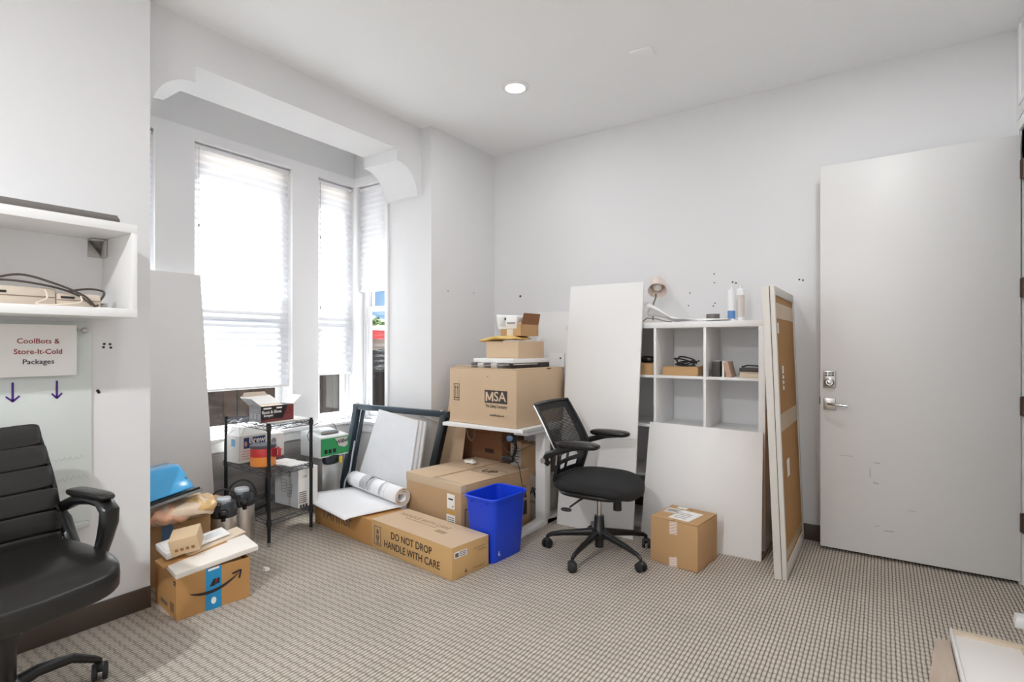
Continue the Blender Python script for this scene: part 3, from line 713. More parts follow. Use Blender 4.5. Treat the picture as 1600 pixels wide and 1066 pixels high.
for s in (-1,1):
    B().tube([(bp(v/12)[0]+.022, s*(bp(v/12)[2]+.004), bp(v/12)[1]) for v in range(13)], .010, 8).obj('piping', leather, ec, smooth=True)
b = B().grid(lambda a, c: (bp(c)[0]-.018+.03*(2*a-1)**2, (2*a-1)*bp(c)[2]*1.0, bp(c)[1]), 10, 10); bo = b.obj('back_shell', blk, ec, smooth=True)
for s in (-1,1):
    yy = s*.285
    B().tube([(-.205,s*.262,.645),(-.18,yy,.66),(-.10,yy,.692),(0,yy,.705),(.07,yy,.70),(.105,yy,.672),(.10,yy,.625),(.078,yy,.565),(.062,s*.275,.50),(.06,s*.25,.475)], [.024,.026,.026,.025,.025,.027,.027,.024,.021,.020], 12, ref=(0,1,0), flat=(.85,1.3)).obj('arm_frame', blk, ec, smooth=True)
    B().tube([(-.205,s*.262,.645),(-.19,yy,.60),(-.16,yy,.55),(-.10,s*.275,.50),(-.05,s*.25,.48)], [.020,.019,.018,.018,.017], 10, ref=(0,1,0), flat=(.8,1.3)).obj('arm_brace', blk, ec, smooth=True)
    B().pad((-.02,yy,.722), (.26,.066,.035), .7, .5, 28, 10).obj('arm_pad', leather, ec, smooth=True)

# ================================================================ left pier: wall box, glass board, sign
wb = thing('wall_shelf', 'white open wall-mounted box shelf on the left pier', 'shelf', (XL,.62,1.422))
yl, yr, dp, hh = -.42, .415, .318, .405
B().box(0,dp,yl,yr,hh-.038,hh).obj('top_board', white_m, wb, bevel=.001); B().box(0,dp,yl,yr,0,.036).obj('bottom_board', white_m, wb, bevel=.001)
B().box(0,dp,yr-.022,yr,.036,hh-.038).obj('side_board', white_m, wb, bevel=.001); B().box(0,dp,yl,yl+.022,.036,hh-.038).obj('side_board', white_m, wb, bevel=.001)
brk = B().box(.0,.004,yr-.08,yr-.024,hh-.12,hh-.04).box(.004,.06,yr-.030,yr-.024,hh-.12,hh-.04).box(.004,.05,yr-.08,yr-.03,hh-.046,hh-.04).obj('corner_bracket', mat('bracket_grey',(186,182,178),.5), wb, bevel=.001)
gbar = mat('gunmetal',(104,99,96),.45,var=.1)
t = thing('metal_bar', 'dark grey wedge-shaped bar lying on the wall box shelf', 'bar', (XL+.285,.70,1.827))
B().prism([(-.03,0),(.03,0),(.03,.012),(0,.034),(-.03,.012)], 'y', -.13, .27).obj('bar', gbar, t, bevel=.001)
B().prism([(-.026,.002),(.026,.002),(0,.030)], 'y', -.133, -.129).obj('end_cap', mat('bar_dark',(58,55,53),.6), t)
beige = mat('beige_plastic', (206,192,176), .5, var=.03)
for (y, x, sx_, sy_, sz_, rz, lab) in ((.655,.15,.16,.24,.075,4,'beige power adapter box at the left in the wall shelf'),(.86,.165,.13,.15,.06,-6,'beige ribbed adapter box under black cables in the wall shelf')):
    t = thing('adapter_box', lab, 'adapter', (XL+x,y,1.458), rz); B().cbox((0,0,sz_/2),(sx_,sy_,sz_)).obj('body', beige, t, bevel=.010)
    B().cbox((sx_/2+.0002,0,sz_*.5),(.002,sy_*.96,.004)).obj('seam', mat('beige_dark',(140,122,106),.6), t); B().cbox((sx_/2+.0005,-sy_*.25,sz_*.68),(.003,.045,.009)).obj('vent', ink, t)
cab = mat('cable_dark',(72,62,56),.5); cabw = mat('cable_cream',(224,212,194),.5)
zc = 1.458
def cord(name, label, pts, r, m):
    c = Vector(pts[0]); P = [Vector(p) for p in pts]; out = []
    for i in range(len(P)-1):     # Catmull-Rom
        p0, p1, p2, p3 = P[max(i-1,0)], P[i], P[i+1], P[min(i+2,len(P)-1)]
        for k in range(6):
            s = k/6; out.append(.5*((2*p1)+(p2-p0)*s+(2*p0-5*p1+4*p2-p3)*s*s+(3*p1-p0-3*p2+p3)*s**3))
    out.append(P[-1]); lo = min(p[2] for p in pts)
    return tag(B().tube(out, r, 8).obj(name, m, None, smooth=True, origin=(c.x,c.y,lo)), label, 'cable')
cord('black_cable', 'dark cable arching over the beige adapters in the wall shelf', [(-2.80,.42,zc+.05),(-2.78,.55,zc+.085),(-2.78,.66,zc+.12),(-2.76,.76,zc+.095),(-2.75,.86,zc+.05),(-2.75,.90,zc+.008),(-2.80,.93,zc+.03),(-2.82,.955,zc+.075),(-2.82,.90,zc+.085),(-2.83,.83,zc+.07)], .0045, cab)
cord('black_cable', 'second dark cable lying flatter across the wall shelf adapters', [(-2.80,.42,zc+.065),(-2.79,.6,zc+.095),(-2.78,.74,zc+.085),(-2.77,.84,zc+.055),(-2.74,.885,zc+.012)], .0042, cab)
cord('cream_cable', 'thin cream cord hanging over the shelf adapter front', [(-2.74,.73,zc+.065),(-2.735,.735,zc+.03),(-2.73,.70,zc+.006),(-2.72,.76,zc+.005),(-2.725,.84,zc+.02),(-2.735,.845,zc+.045)], .003, cabw)
t = thing('paper_stack', 'small grey card stack at the right rear of wall shelf', 'cards', (XL+.12,.955,1.458)); 
for k in range(3): B().cbox((0,0,.008+k*.010),(.06,.055,.007)).obj('card', mat('card_grey',(178,172,168),.6), t, bevel=.001)
t = thing('leaflet', 'white leaflet lying flat at the right of wall shelf', 'paper', (XL+.24,.95,1.458)); B().cbox((0,0,.002),(.10,.11,.003)).obj('sheet', paper, t); B().cbox((.02,.03,.0045),(.03,.05,.002)).obj('dark_strip', ink, t)

gb = thing('glass_board', 'pale green glass writing board mounted below the wall shelf', 'whiteboard', (XL,.55,.50))
gbm = mat('board_glass', (218,224,221), .08, var=.01)
B().box(.004,.012,-.55,.417,0,.905).obj('glass', gbm, gb, bevel=.001)
rl = B().box(.012,.026,-.55,.36,.862,.882).obj('clip_rail', mat('rail_alu',(190,198,198),.25,metal=.7), gb, bevel=.002); B().lathe([(.012,0),(.012,.012),(.008,.016)],16,(.026,.385,.868),Matrix.Rotation(R(90),4,'Y')).obj('clip_knob', satin, gb, smooth=True)
B().box(.004,.05,-.2,.40,-.02,0).obj('pen_tray', mat('tray_grey',(206,208,206),.4), gb, bevel=.002)
gf = ((.012,0,0),(0,1,0),(0,0,1)); purple = mat('purple_marker',(74,40,128),.5); gmk = mat('faint_marker',(196,212,202),.5)
def arrow(cx, top, bot, w_):
    return [[(cx-.004,top),(cx-.004,bot),(cx+.004,bot),(cx+.004,top)],[(cx-w_,bot+.022),(cx-w_-.004,bot+.017),(cx-.002,bot-.006),(cx+.002,bot+.002)],[(cx+w_,bot+.022),(cx+w_+.004,bot+.017),(cx+.002,bot-.006),(cx-.002,bot+.002)]]
shape(gb, 'marker_arrow', gf, [p[::-1] if False else p for p in arrow(.143,.645,.568,.020)], purple); shape(gb, 'marker_arrow', gf, arrow(.290,.645,.570,.016), purple)
def scribble(parent, fc, cx, cy, L, h, m, seed, th=.003, off=.0014):
    rnd = random.Random(seed); n = int(L/.006); pts = [(cx-L/2+L*k/n, cy+h*.5*math.sin(k*1.9+seed)*rnd.uniform(.3,1)) for k in range(n+1)]
    return shape(parent, 'scribble', fc, [[(a[0],a[1]-th/2),(b_[0],b_[1]-th/2),(b_[0],b_[1]+th/2),(a[0],a[1]+th/2)] for a, b_ in zip(pts[:-1],pts[1:])], m, off=off)
scribble(gb, gf, .33, .295, .11, .02, gmk, 1); scribble(gb, gf, .345, .205, .11, .025, gmk, 2); scribble(gb, gf, .30, .155, .08, .02, gmk, 3)
sg = thing('paper_sign', 'white printed paper sign with red and black lettering on glass board', 'sign', (XL+.032,.70,1.168))
B().box(0,.0015,-.26,.205,0,.222).obj('sheet', paper, sg)
sf = ((.0015,0,0),(0,1,0),(0,0,1)); red = mat('print_red',(150,38,44),.6)
text(sg, 'CoolBots &', sf, .072, .150, .030, red, off=.0008, bold=.008); text(sg, 'Store-It-Cold', sf, .072, .105, .030, red, off=.0008, bold=.008); text(sg, 'Packages', sf, .072, .062, .030, ink, off=.0008, bold=.008)

# ================================================================ bay: wire rack and what it carries
RK = [(-3.26,2.0),(-3.30,2.34),(-3.90,2.38),(-3.86,2.04)]     # front-left, front-right, rear-right, rear-left
wr_ = thing('wire_rack', 'small black three-tier wire rack standing in the bay', 'rack', (-3.58,2.19,0))
wire = mat('black_wire',(96,100,106),.28,metal=.8); post_m = mat('black_post',(38,40,43),.3,metal=.5)
loc = lambda p, z: (p[0]+3.58, p[1]-2.19, z)
for p in RK:
    po = B().cyl(loc(p,.03),loc(p,.795),.0115,n=14).obj('post', post_m, wr_, smooth=True)
    B().cyl(loc(p,0),loc(p,.03),.010,.013,n=12).obj('foot', chrome, po, smooth=True)
    b = B()
    for k in range(24): b.cyl(loc(p,.06+k*.03),loc(p,.063+k*.03),.0122,n=12)
    tag(b.obj('groove_rings', blk2, po, smooth=True), kind='stuff')
for z in (.165,.475,.775):
    b = B()
    for i in range(4):
        p, q = Vector(loc(RK[i],z)), Vector(loc(RK[(i+1)%4],z)); up = Vector((0,0,.026))
        b.cyl(p,q,.0032,n=6); b.cyl(p-up,q-up,.0028,n=6)
        n_ = 12 if i % 2 else 7
        zig = [p+(q-p)*(k/n_)-(up if k % 2 else Vector()) for k in range(n_+1)]
        b.tube(zig, .0022, 5)
    for k in range(1,14):
        s = k/14; a_, c_ = Vector(loc(RK[0],z+.003)).lerp(Vector(loc(RK[1],z+.003)),s), Vector(loc(RK[3],z+.003)).lerp(Vector(loc(RK[2],z+.003)),s)
        b.cyl(a_,c_,.0018,n=5)
    for s in (.33,.67):
        a_, c_ = Vector(loc(RK[0],z)).lerp(Vector(loc(RK[3],z)),s), Vector(loc(RK[1],z)).lerp(Vector(loc(RK[2],z)),s); b.cyl(a_,c_,.0028,n=5)
    tag(b.obj('wire_shelf', wire, wr_, smooth=True), kind='stuff')
    for p in RK: B().cyl(loc(p,z-.03),loc(p,z+.006),.0155,n=14).obj('collar', blk2, wr_, smooth=True)
ZT1, ZT2, ZT3 = .780, .480, .170
# papers and the boot scraper box on top
t = thing('paper_stack', 'stack of white papers under the open printed box on wire rack', 'papers', (-3.42,2.20,ZT1+.0005), -4)
for k in range(3): B().cbox((.004*k,-.003*k,.002+k*.004),(.215,.30,.003)).obj('sheet', paper, t)
rx = thing('scraper_box', 'open dark printed box with white flaps on top of wire rack', 'box', (-3.425,2.12,ZT1+.013), 0)
gside = mat('box_grey',(170,172,176),.6,var=.08,vscale=20); dk = mat('box_black',(44,38,40),.45); inner = mat('box_inner',(222,206,186),.8); wcard = mat('white_card',(236,234,230),.6)
S_ = (.145,.236,.105); hx, hy = S_[0]/2, S_[1]/2
B().box(-hx,hx,-hy,hy,0,.003).box(-hx,-hx+.003,-hy,hy,.003,.105).box(-hx,hx,-hy,-hy+.003,.003,.105).box(-hx,hx,hy-.003,hy,.003,.105).box(hx-.003,hx,-hy,hy,.003,.105).obj('body', gside, rx)
decal(rx, 'printed_front', face(S_,'right'), 0, 0, S_[1], S_[2], dk, 0, .0004)
bristles = mat('bristle_red',(124,58,56),.5,var=.5,vscale=60,bump=.5,bscale=90)
shape(rx, 'bristle_photo', face(S_,'right'), [[(.03,-.0505),(.117,-.0505),(.117,.05),(.075,.05)],[(-.117,-.0505),(.03,-.0505),(.036,-.036),(-.117,-.036)]], bristles, off=.0014)
text(rx, 'Boot & Shoe', face(S_,'right'), -.045, .012, .027, paper, off=.003, bold=.02); text(rx, 'Scraper', face(S_,'right'), -.068, -.010, .022, paper, off=.003, bold=.02)
decal(rx, 'logo_strip', face(S_,'right'), -.075, .037, .055, .010, paper, 0, .002); decal(rx, 'logo_strip', face(S_,'right'), .01, .037, .04, .010, paper, 0, .002)
for k in range(3): decal(rx, 'icon', face(S_,'front'), -.04+.045*k, -.015, .022, .035, mat('icon_grey',(206,208,210),.6), 0, .001)
for k in range(4): decal(rx, 'print_line', face(S_,'front'), 0, .03-.009*k, .11, .004, mat('line_grey',(196,198,200),.6), 0, .001)
flap(rx, (-hx,-hy,.105),(hx,-hy,.105),(-.25,-.6,.62),.075,gside,.002,.06)
flap(rx, (-hx,-hy,.105),(-hx,hy,.105),(-.85,-.1,.42),.12,wcard,.002,.05)
flap(rx, (-hx-.10,-hy+.01,.155),(-hx-.10,hy-.04,.155),(-.3,0,.8),.03,inner,.002,.1)
flap(rx, (hx,hy,.105),(-hx,hy,.105),(.1,.62,.55),.085,wcard,.002,.06)
flap(rx, (-.02,-hy+.03,.108),(-.02,hy-.05,.108),(.8,0,-.12),.085,inner,.002,.0,name='inner_flap')
# brew box, mug, bowl box on the middle tier
bx_ = thing('brew_box', 'white open box with blue printed panel on the rack middle tier', 'box', (-3.755,2.150,ZT2), 3)
S2 = (.15,.235,.185); hx, hy = S2[0]/2, S2[1]/2
B().box(-hx,hx,-hy,hy,0,.003).box(-hx,-hx+.003,-hy,hy,.003,.185).box(-hx,hx,-hy,-hy+.003,.003,.185).box(-hx,hx,hy-.003,hy,.003,.185).box(hx-.003,hx,-hy,hy,.003,.185).obj('body', wcard, bx_)
navy = mat('navy_print',(42,66,118),.5); pinkp = mat('pink_print',(206,160,150),.6)
decal(bx_, 'blue_panel', face(S2,'right'), -.005, .042, .165, .075, navy)
text(bx_, 'Brew', face(S2,'right'), .012, .056, .058, paper, off=.0022, bold=.02); text(bx_, 'Rite', face(S2,'right'), .015, .020, .045, paper, off=.0022, bold=.02)
B().pad((hx+.001,-.072,S2[2]/2+.036),(.002,.024,.045),1,1,16,8).obj('cup_emblem', pinkp, bx_)
for k in range(4): decal(bx_, 'print_line', face(S2,'right'), -.05, -.015-.017*k, .10, .005, pinkp)
decal(bx_, 'blue_spot', face(S2,'front'), 0, .045, .045, .05, mat('sky_print',(120,170,208),.5))
flap(bx_, (-hx,-hy,.185),(hx,-hy,.185),(0,.35,.55),.07,wcard,.002,.0); flap(bx_, (hx,-hy,.185),(hx,hy,.185),(-.5,0,.6),.075,wcard,.002,.08); flap(bx_, (-hx,hy,.185),(-hx,-hy,.185),(.6,0,.5),.06,gside,.002,.08)
cn = thing('coffee_canister', 'red and orange plastic coffee canister with dark lid on wire rack', 'canister', (-3.50,2.105,ZT2)); 
cred = mat('canister_red',(206,58,58),.35); corg = mat('canister_orange',(236,146,66),.4)
B().lathe([(.076,0),(.080,.004),(.081,.066)],36).obj('label_band', corg, cn, smooth=True)
bd = B().lathe([(.081,.066),(.081,.122),(.078,.127)],36).obj('body', cred, cn, smooth=True)
B().lathe([(.084,.124),(.085,.128),(.085,.140),(.080,.145),(.02,.145)],36).obj('lid', mat('lid_dark',(92,88,94),.35), cn, smooth=True)
gr = B().pad((.078,.035,.09),(.02,.035,.06),.6,.6,16,8).obj('grip', mat('grip_red',(150,26,40),.4), cn, smooth=True)
B().tube([(.082,.055,.12),(.098,.060,.11),(.10,.060,.075),(.085,.055,.06)], .010, 10).obj('handle', cred, cn, smooth=True)
bo = thing('bowl_box', 'plain white box with bowl drawing behind the rack front post', 'box', (-3.77,2.335,ZT2), 3); S3 = (.12,.125,.165)
B().box(-.06,.06,-.0625,.0625,0,.165).obj('body', wcard, bo, bevel=.003)
lgp = mat('line_print',(168,164,160),.7); gdk = mat('spot_grey',(150,150,156),.6)
bowl = [(.035*math.cos(math.pi+math.pi*k/12), .026*math.sin(math.pi+math.pi*k/12)) for k in range(13)]; inn = [(x*.88, y*.86-.001) for x, y in bowl]
shape(bo, 'bowl_drawing', face(S3,'right'), [[bowl[k],bowl[k+1],inn[k+1],inn[k]] for k in range(12)]+[[(-.037,0),(.037,0),(.037,.004),(-.037,.004)]], lgp, .01, -.035)
B().pad((.061,-.025,.115),(.003,.045,.05),1,.6,16,6).obj('round_print', gdk, bo)
t = thing('paper_sheet', 'white paper sheet lying on the rack middle tier', 'paper', (-3.40,2.25,ZT2), 5); B().cbox((0,0,.0015),(.19,.15,.002)).obj('sheet', paper, t); B().cbox((-.10,.02,.004),(.12,.12,.002)).obj('sheet', paper, t)
cp = thing('cup_box', 'grey and white cup box on the rack bottom tier', 'box', (-3.475,2.342,ZT3), 1); S4 = (.275,.157,.272)
greyf = mat('box_face_grey',(196,198,202),.6)
B().box(-S4[0]/2,S4[0]/2,-S4[1]/2,S4[1]/2,0,S4[2]).obj('body', wcard, cp, bevel=.003)
decal(cp, 'grey_face', face(S4,'front'), 0, 0, S4[0]-.006, S4[2]-.006, greyf, 0, .0003)
def cup(cx, cy, s):
    o = []
    tw, bw, h = .034*s, .022*s, .085*s; l = .0022
    o.append([(cx-tw,cy+h/2),(cx-bw,cy-h/2),(cx-bw+l,cy-h/2),(cx-tw+l,cy+h/2)]); o.append([(cx+tw-l,cy+h/2),(cx+bw-l,cy-h/2),(cx+bw,cy-h/2),(cx+tw,cy+h/2)])
    for yy, w_ in ((h/2,tw),(h*.25,tw*.9),(0,tw*.8),(-h*.25,tw*.72),(-h/2,bw)):
        o.append([(cx-w_,cy+yy-l/2),(cx+w_,cy+yy-l/2),(cx+w_,cy+yy+l/2),(cx-w_,cy+yy+l/2)])
    return o
shape(cp, 'cup_drawing', face(S4,'front'), cup(-.03,.0,1.0)+cup(.035,-.025,1.0), ink_g, off=.0015)
text(cp, 'Sanitary', face(S4,'front'), -.02, .106, .048, ink, off=.0018); scribble(cp, face(S4,'front'), -.02, .078, .15, .012, ink_g, 9, .003, .0018)
text(cp, '100', face(S4,'right'), -.03, .075, .026, lgp, off=.0012)
for k in range(6): decal(cp, 'print_line', face(S4,'right'), -.045, -.03-.014*k, .06, .006, ink_g)
for k in range(3): decal(cp, 'icon', face(S4,'right'), -.06+.022*k, -.125, .014, .02, ink)
t = thing('black_tool', 'black plastic scoop on the rack bottom tier', 'scoop', (-3.55,2.06,ZT3), 30); B().pad((0,0,.02),(.10,.06,.038),.7,.7,18,8).obj('bowl', blk, t, smooth=True); B().tube([(.04,0,.02),(.10,0,.045),(.13,.0,.08)], [.012,.009,.008], 8).obj('handle', blk, t, smooth=True)

# airpots
def airpot(x, y, rz, label):
    t = thing('airpot', label, 'airpot', (x,y,0), rz)
    B().lathe([(.070,0),(.073,.004),(.073,.02)], 32).obj('base_ring', blk, t, smooth=True)
    B().lathe([(.0725,.02),(.074,.026),(.074,.275),(.070,.288)], 36).obj('body', steel, t, smooth=True)
    B().lathe([(.072,.284),(.075,.290),(.075,.335),(.069,.362),(.055,.372)], 36).obj('collar', mat('airpot_black',(58,61,66),.16), t, smooth=True)
    B().pad((.0,0,.378),(.095,.085,.032),.5,.6,24,8).obj('pump_lid', mat('pump_grey',(184,190,196),.25), t, smooth=True)
    B().pad((.085,0,.318),(.055,.05,.04),.6,.6,20,8).obj('spout', blk, t, smooth=True); B().cyl((.10,0,.30),(.10,0,.278),.014,.012,n=14).obj('spout_tip', blk, t, smooth=True)
    B().tube([(0.01*math.cos(a)+.0, .082*math.cos(a), .335+.105*math.sin(a)) for a in [math.pi*k/16 for k in range(17)]], .0040, 8, ref=(1,0,0), flat=(1.4,.9)).obj('carry_handle', blk, t, smooth=True)
airpot(-3.245,1.70,-28,'brushed steel airpot nearest the brown shipping box')
airpot(-3.375,1.885,-20,'brushed steel airpot beside the wire rack front post')

# coffee brewer
cbw = thing('coffee_brewer', 'silver coffee brewer with green control panel behind wire rack', 'coffee maker', (-3.68,2.735,0), 0)
ssm = mat('stainless',(206,206,204),.32,metal=.85,var=.03,vscale=6,stretch=(1,1,.1)); bwh = mat('brewer_white',(222,224,224),.4)
B().box(-.12,.13,-.125,.125,.0,.03).obj('foot', ssm, cbw, bevel=.004)
B().box(-.12,.085,-.085,.085,.03,.44).obj('column', ssm, cbw, bevel=.004)
B().hexa([(-.13,-.13,.43),(.125,-.135,.43),(.125,.135,.43),(-.13,.13,.43)], [(-.13,-.13,.625),(.13,-.135,.59),(.13,.135,.59),(-.13,.13,.625)]).obj('head', bwh, cbw, bevel=.006)
grn = mat('brewer_green',(38,148,84),.4); fg = ((.128,0,.51),(0,1,0),(0,0,1))
gp = decal(cbw, 'control_panel', fg, 0, .0, .262, .135, grn, 0, .001)
for k in range(3): B().cbox((.1305,-.085+.04*k,.475),(.008,.024,.032)).obj('rocker_switch', blk, cbw, bevel=.002)
shape(cbw, 'emblem', fg, [[(.0,.06),(.12,.06),(.12,-.005),(.09,-.02),(.04,-.005),(.015,.03)]], mat('emblem_grey',(196,192,186),.5), off=.0022)
text(cbw, 'Wilbur', fg, .065, .03, .042, ink, 8, .0036, shear=.3, bold=.02)
B().pad((.085,-.01,.405),(.10,.15,.085),.6,.7,24,8).obj('brew_funnel', mat('funnel_black',(36,40,48),.25), cbw, smooth=True)
B().box(.15,.162,.02,.045,.375,.425).obj('warning_tag', mat('tag_yellow',(214,190,60),.5), cbw, bevel=.001)
B().box(-.05,.06,-.075,.075,.60,.625).obj('filler_lid', ssm, cbw, bevel=.003); B().box(.055,.08,-.075,.075,.60,.615).obj('filler_slot', mat('slot_grey',(130,124,122),.4), cbw, bevel=.002)
B().tube([(-.02,-.13,.55),(-.02,-.145,.60),(-.02,-.11,.66),(-.02,-.03,.69),(-.02,.05,.685),(-.02,.11,.65),(-.02,.135,.60)], .003, 8).obj('bail_wire', mat('wire_dark',(92,84,76),.4), cbw, smooth=True)

# boxes at the left of the bay, with blue case and bag
cz = carton('brown_carton', 'brown carton buried under the orange bag in the bay', (-3.40,1.43,0), -6, (.38,.38,.335), kraft, 'closed', 'x')
flap(cz, (.19,-.18,.33),(.19,.18,.33),(.75,0,.2),.07,kraft_l,.004,.03)
decal(cz, 'blue_tape', face((.38,.38,.335),'right'), -.03, .10, .055, .10, mat('blue_tape',(96,134,176),.4))
dkp = mat('dark_print',(60,54,52),.6,var=.7,vscale=25)
t = carton('printed_box', 'small black-printed box squeezed behind the nearer airpot', (-3.46,1.70,0), 4, (.17,.14,.36), kraft, 'closed'); decal(t, 'dark_print', face((.17,.14,.36),'right'), 0, .06, .135, .18, dkp); decal(t, 'dark_print', face((.17,.14,.36),'front'), 0, .06, .16, .18, dkp)
def bag_fn(p):
    p.z += .008*math.sin(p.x*40+p.y*25)+.007*math.sin(p.y*75+1)+.006*math.sin(p.x*90+p.y*60); return p
bagm = mat('bag_clear',(228,206,182),.18,var=.2,vscale=14,spec=.8,bump=.5,bscale=35); 
bg_ = thing('plastic_bag', 'crinkled clear bag with orange contents on the brown carton', 'bag', (-3.30,1.44,.340), -4)
B().pad((.02,0,.055),(.40,.35,.11),.7,.5,36,14,fn=bag_fn).obj('bag', bagm, bg_, smooth=True)
B().pad((.10,.08,.070),(.24,.20,.085),.9,.7,30,12,fn=bag_fn).obj('yellow_contents', mat('bag_yellow',(222,184,126),.3,var=.3,vscale=25), bg_, smooth=True)
B().pad((.12,-.07,.050),(.20,.22,.09),.9,.7,30,12,fn=bag_fn).obj('orange_contents', mat('bag_orange',(224,172,142),.3,var=.3,vscale=25), bg_, smooth=True)
t = thing('document_tray', 'dark grey folder under the translucent blue case', 'folder', (-3.24,1.37,.460), -6, rot=(R(10),R(-6),R(-6))); B().cbox((0,0,.008),(.30,.30,.016)).obj('folder', mat('folder_grey',(128,130,132),.4), t, bevel=.004); B().cbox((.14,0,.022),(.02,.28,.012)).obj('spine', blk, t, bevel=.003)
bc = thing('blue_case', 'translucent blue plastic file case tilted on top of the pile', 'case', (-3.26,1.36,.486), 0, rot=(R(10),R(-6),R(-6)))
bluem = mat('blue_plastic',(74,174,232),.15,var=.12,vscale=5,spec=.7)
B().hexa([(-.14,-.16,0),(.15,-.16,0),(.15,.13,0),(-.14,.13,0)], [(-.14,-.16,.155),(.09,-.16,.155),(.09,.10,.14),(-.14,.11,.14)]).obj('shell', bluem, bc, bevel=.014, seg=3)
B().cyl((.118,.105,.06),(.128,.108,.066),.008,n=14).obj('snap', mat('snap_grey',(120,140,150),.5), bc)

# shipping box with the smile, in front of the pier edge
A_S = (.315,.338,.205); arz = -7.5
al = corner_loc(-2.745,1.216,arz,A_S[0]/2,-A_S[1]/2)
ab = carton('shipping_box', 'open brown shipping box with curved arrow print and blue tape', al, arz, A_S, kraft_w, 'open')
fr_ = face(A_S,'right'); btm = mat('vinyl_tape_blue',(36,142,196),.35)
decal(ab, 'blue_tape', fr_, -.005, 0, .072, .205, btm)
sm_o, sm_i = [], []
for k in range(25):
    s = k/24; x = -.112+.225*s; y = .004-.135*s*(1-s)+.036*s; th = .003+.013*math.sin(math.pi*s)**.8
    sm_o.append((x,y+th*.5)); sm_i.append((x,y-th*.5))
shape(ab, 'arrow_print', fr_, [[sm_i[k],sm_i[k+1],sm_o[k+1],sm_o[k]] for k in range(24)]+[[(.080,.048),(.120,.056),(.126,.048),(.084,.039)],[(.120,.056),(.128,.052),(.120,.010),(.112,.012)]], ink, off=.0024, cx=.0, cy=.0)
shape(ab, 'dark_mark', fr_, [[(-.025,.012),(.0,.012),(.008,.045),(-.006,.045)],[(.004,.018),(.022,.020),(.022,.046),(.012,.046)]], ink, off=.0026); decal(ab, 'red_mark', fr_, .006, .034, .008, .014, red, 0, .0034); B().pad((A_S[0]/2+.0012,-.005,.042),(.002,.026,.036),1,1,16,6).obj('round_logo', paper, ab)
decal(ab, 'torn_paper', fr_, -.005, .096, .05, .010, paper, 6, .002)
for k in range(2): decal(ab, 'print_line', face(A_S,'front'), .138, .075-.012*k, .03, .006, ink)
decal(ab, 'print_block', face(A_S,'front'), -.02, -.065, .10, .018, ink_g); decal(ab, 'print_block', face(A_S,'front'), .10, -.055, .05, .045, mat('print_warm',(128,92,60),.7))
AM = Matrix.Translation(al) @ Matrix.Rotation(R(arz),4,'Z')
def on_box(name, label, cat, p, rot, size, m, bevel=.002):
    q = AM @ Vector(p); t = thing(name, label, cat, q); t.rotation_euler = (R(rot[0]),R(rot[1]),R(arz+rot[2]))
    B().cbox((0,0,size[2]/2), size).obj('body', m, t, bevel=bevel); return t
on_box('filler_box', 'brown inner carton filling the shipping box below the mailers', 'box', (-.01,0,.008), (0,0,0), (.285,.31,.180), kraft)
wm = mat('mailer_white',(240,234,226),.6,var=.02)
t = on_box('white_mailer', 'long white flat mailer box with red print on the shipping box', 'mailer', (.075,.020,.222), (5,7,1), (.165,.385,.026), wm)
for k in range(2): shape(t, 'red_print', ((0,0,.024),(0,1,0),(-1,0,0)), [[(.055+.03*k,.02),(.08+.03*k,.035),(.09+.03*k,.03),(.065+.03*k,.012)]], mat('print_brick',(190,96,80),.6), off=.001)
t = on_box('card_flat', 'brown cardboard flat lying across the shipping box', 'cardboard', (-.012,-.045,.246), (6,8,8), (.095,.31,.010), kraft_w)
t = on_box('card_flat', 'pale cardboard flat lying behind the brown one in shipping box', 'cardboard', (-.035,.065,.262), (7,8,10), (.085,.30,.012), mat('card_pale',(222,204,182),.8))
t = on_box('envelope', 'white envelope resting on the pale cardboard flat', 'envelope', (-.065,.045,.283), (7,8,6), (.10,.19,.006), paper)
B().cbox((.0,.02,.0065),(.05,.09,.001)).obj('address_window', mat('label_pale',(214,216,218),.3), t)
t = on_box('device_tray', 'white plastic device tray at the left of shipping box', 'tray', (-.05,-.120,.266), (8,6,2), (.15,.11,.036), mat('tray_white',(224,222,220),.35), .006); B().cbox((0,0,.038),(.115,.085,.006)).obj('raised_top', mat('tray_white2',(238,236,234),.35), t, bevel=.004)
t = on_box('product_box', 'small tan product box with icons tipped on the flats', 'box', (.005,-.070,.285), (10,10,-26), (.125,.125,.082), mat('box_tan',(214,186,150),.7), .002)
pf = (.125,.125,.082); ico = mat('icon_brown',(150,106,66),.7)
for k in range(4): decal(t, 'icon', ((.0625,0,.041),(0,1,0),(0,0,1)), -.036+.024*k, -.014, .014, .014, ico)
decal(t, 'white_label', face(pf,'front'), -.012, .0, .05, .05, paper)
for k in range(3): decal(t, 'print_line', face(pf,'front'), -.012, .014-.012*k, .036, .003, ink_g, 0, .002)
t = thing('inner_flap', 'raised cardboard flap at the rear of shipping box', 'cardboard', AM @ Vector((-.135,.10,.20))); t.rotation_euler = (R(0),R(-30),R(arz+8)); B().box(-.002,.002,-.09,.07,0,.085).obj('sheet', kraft_l, t)
# crumpled paper scrap
def scr(p):
    return Vector((p.x+.004*math.sin(p.y*300), p.y+.004*math.sin(p.z*310+1), p.z+.003*math.sin(p.x*280)))
o = B().pad((0,0,.010),(.045,.028,.02),.9,.8,14,8,fn=scr).obj('paper_scrap', paper, None); o.location = (-2.93,1.78,0); tag(o, 'tiny white paper scrap on the carpet near shipping box', 'scrap')

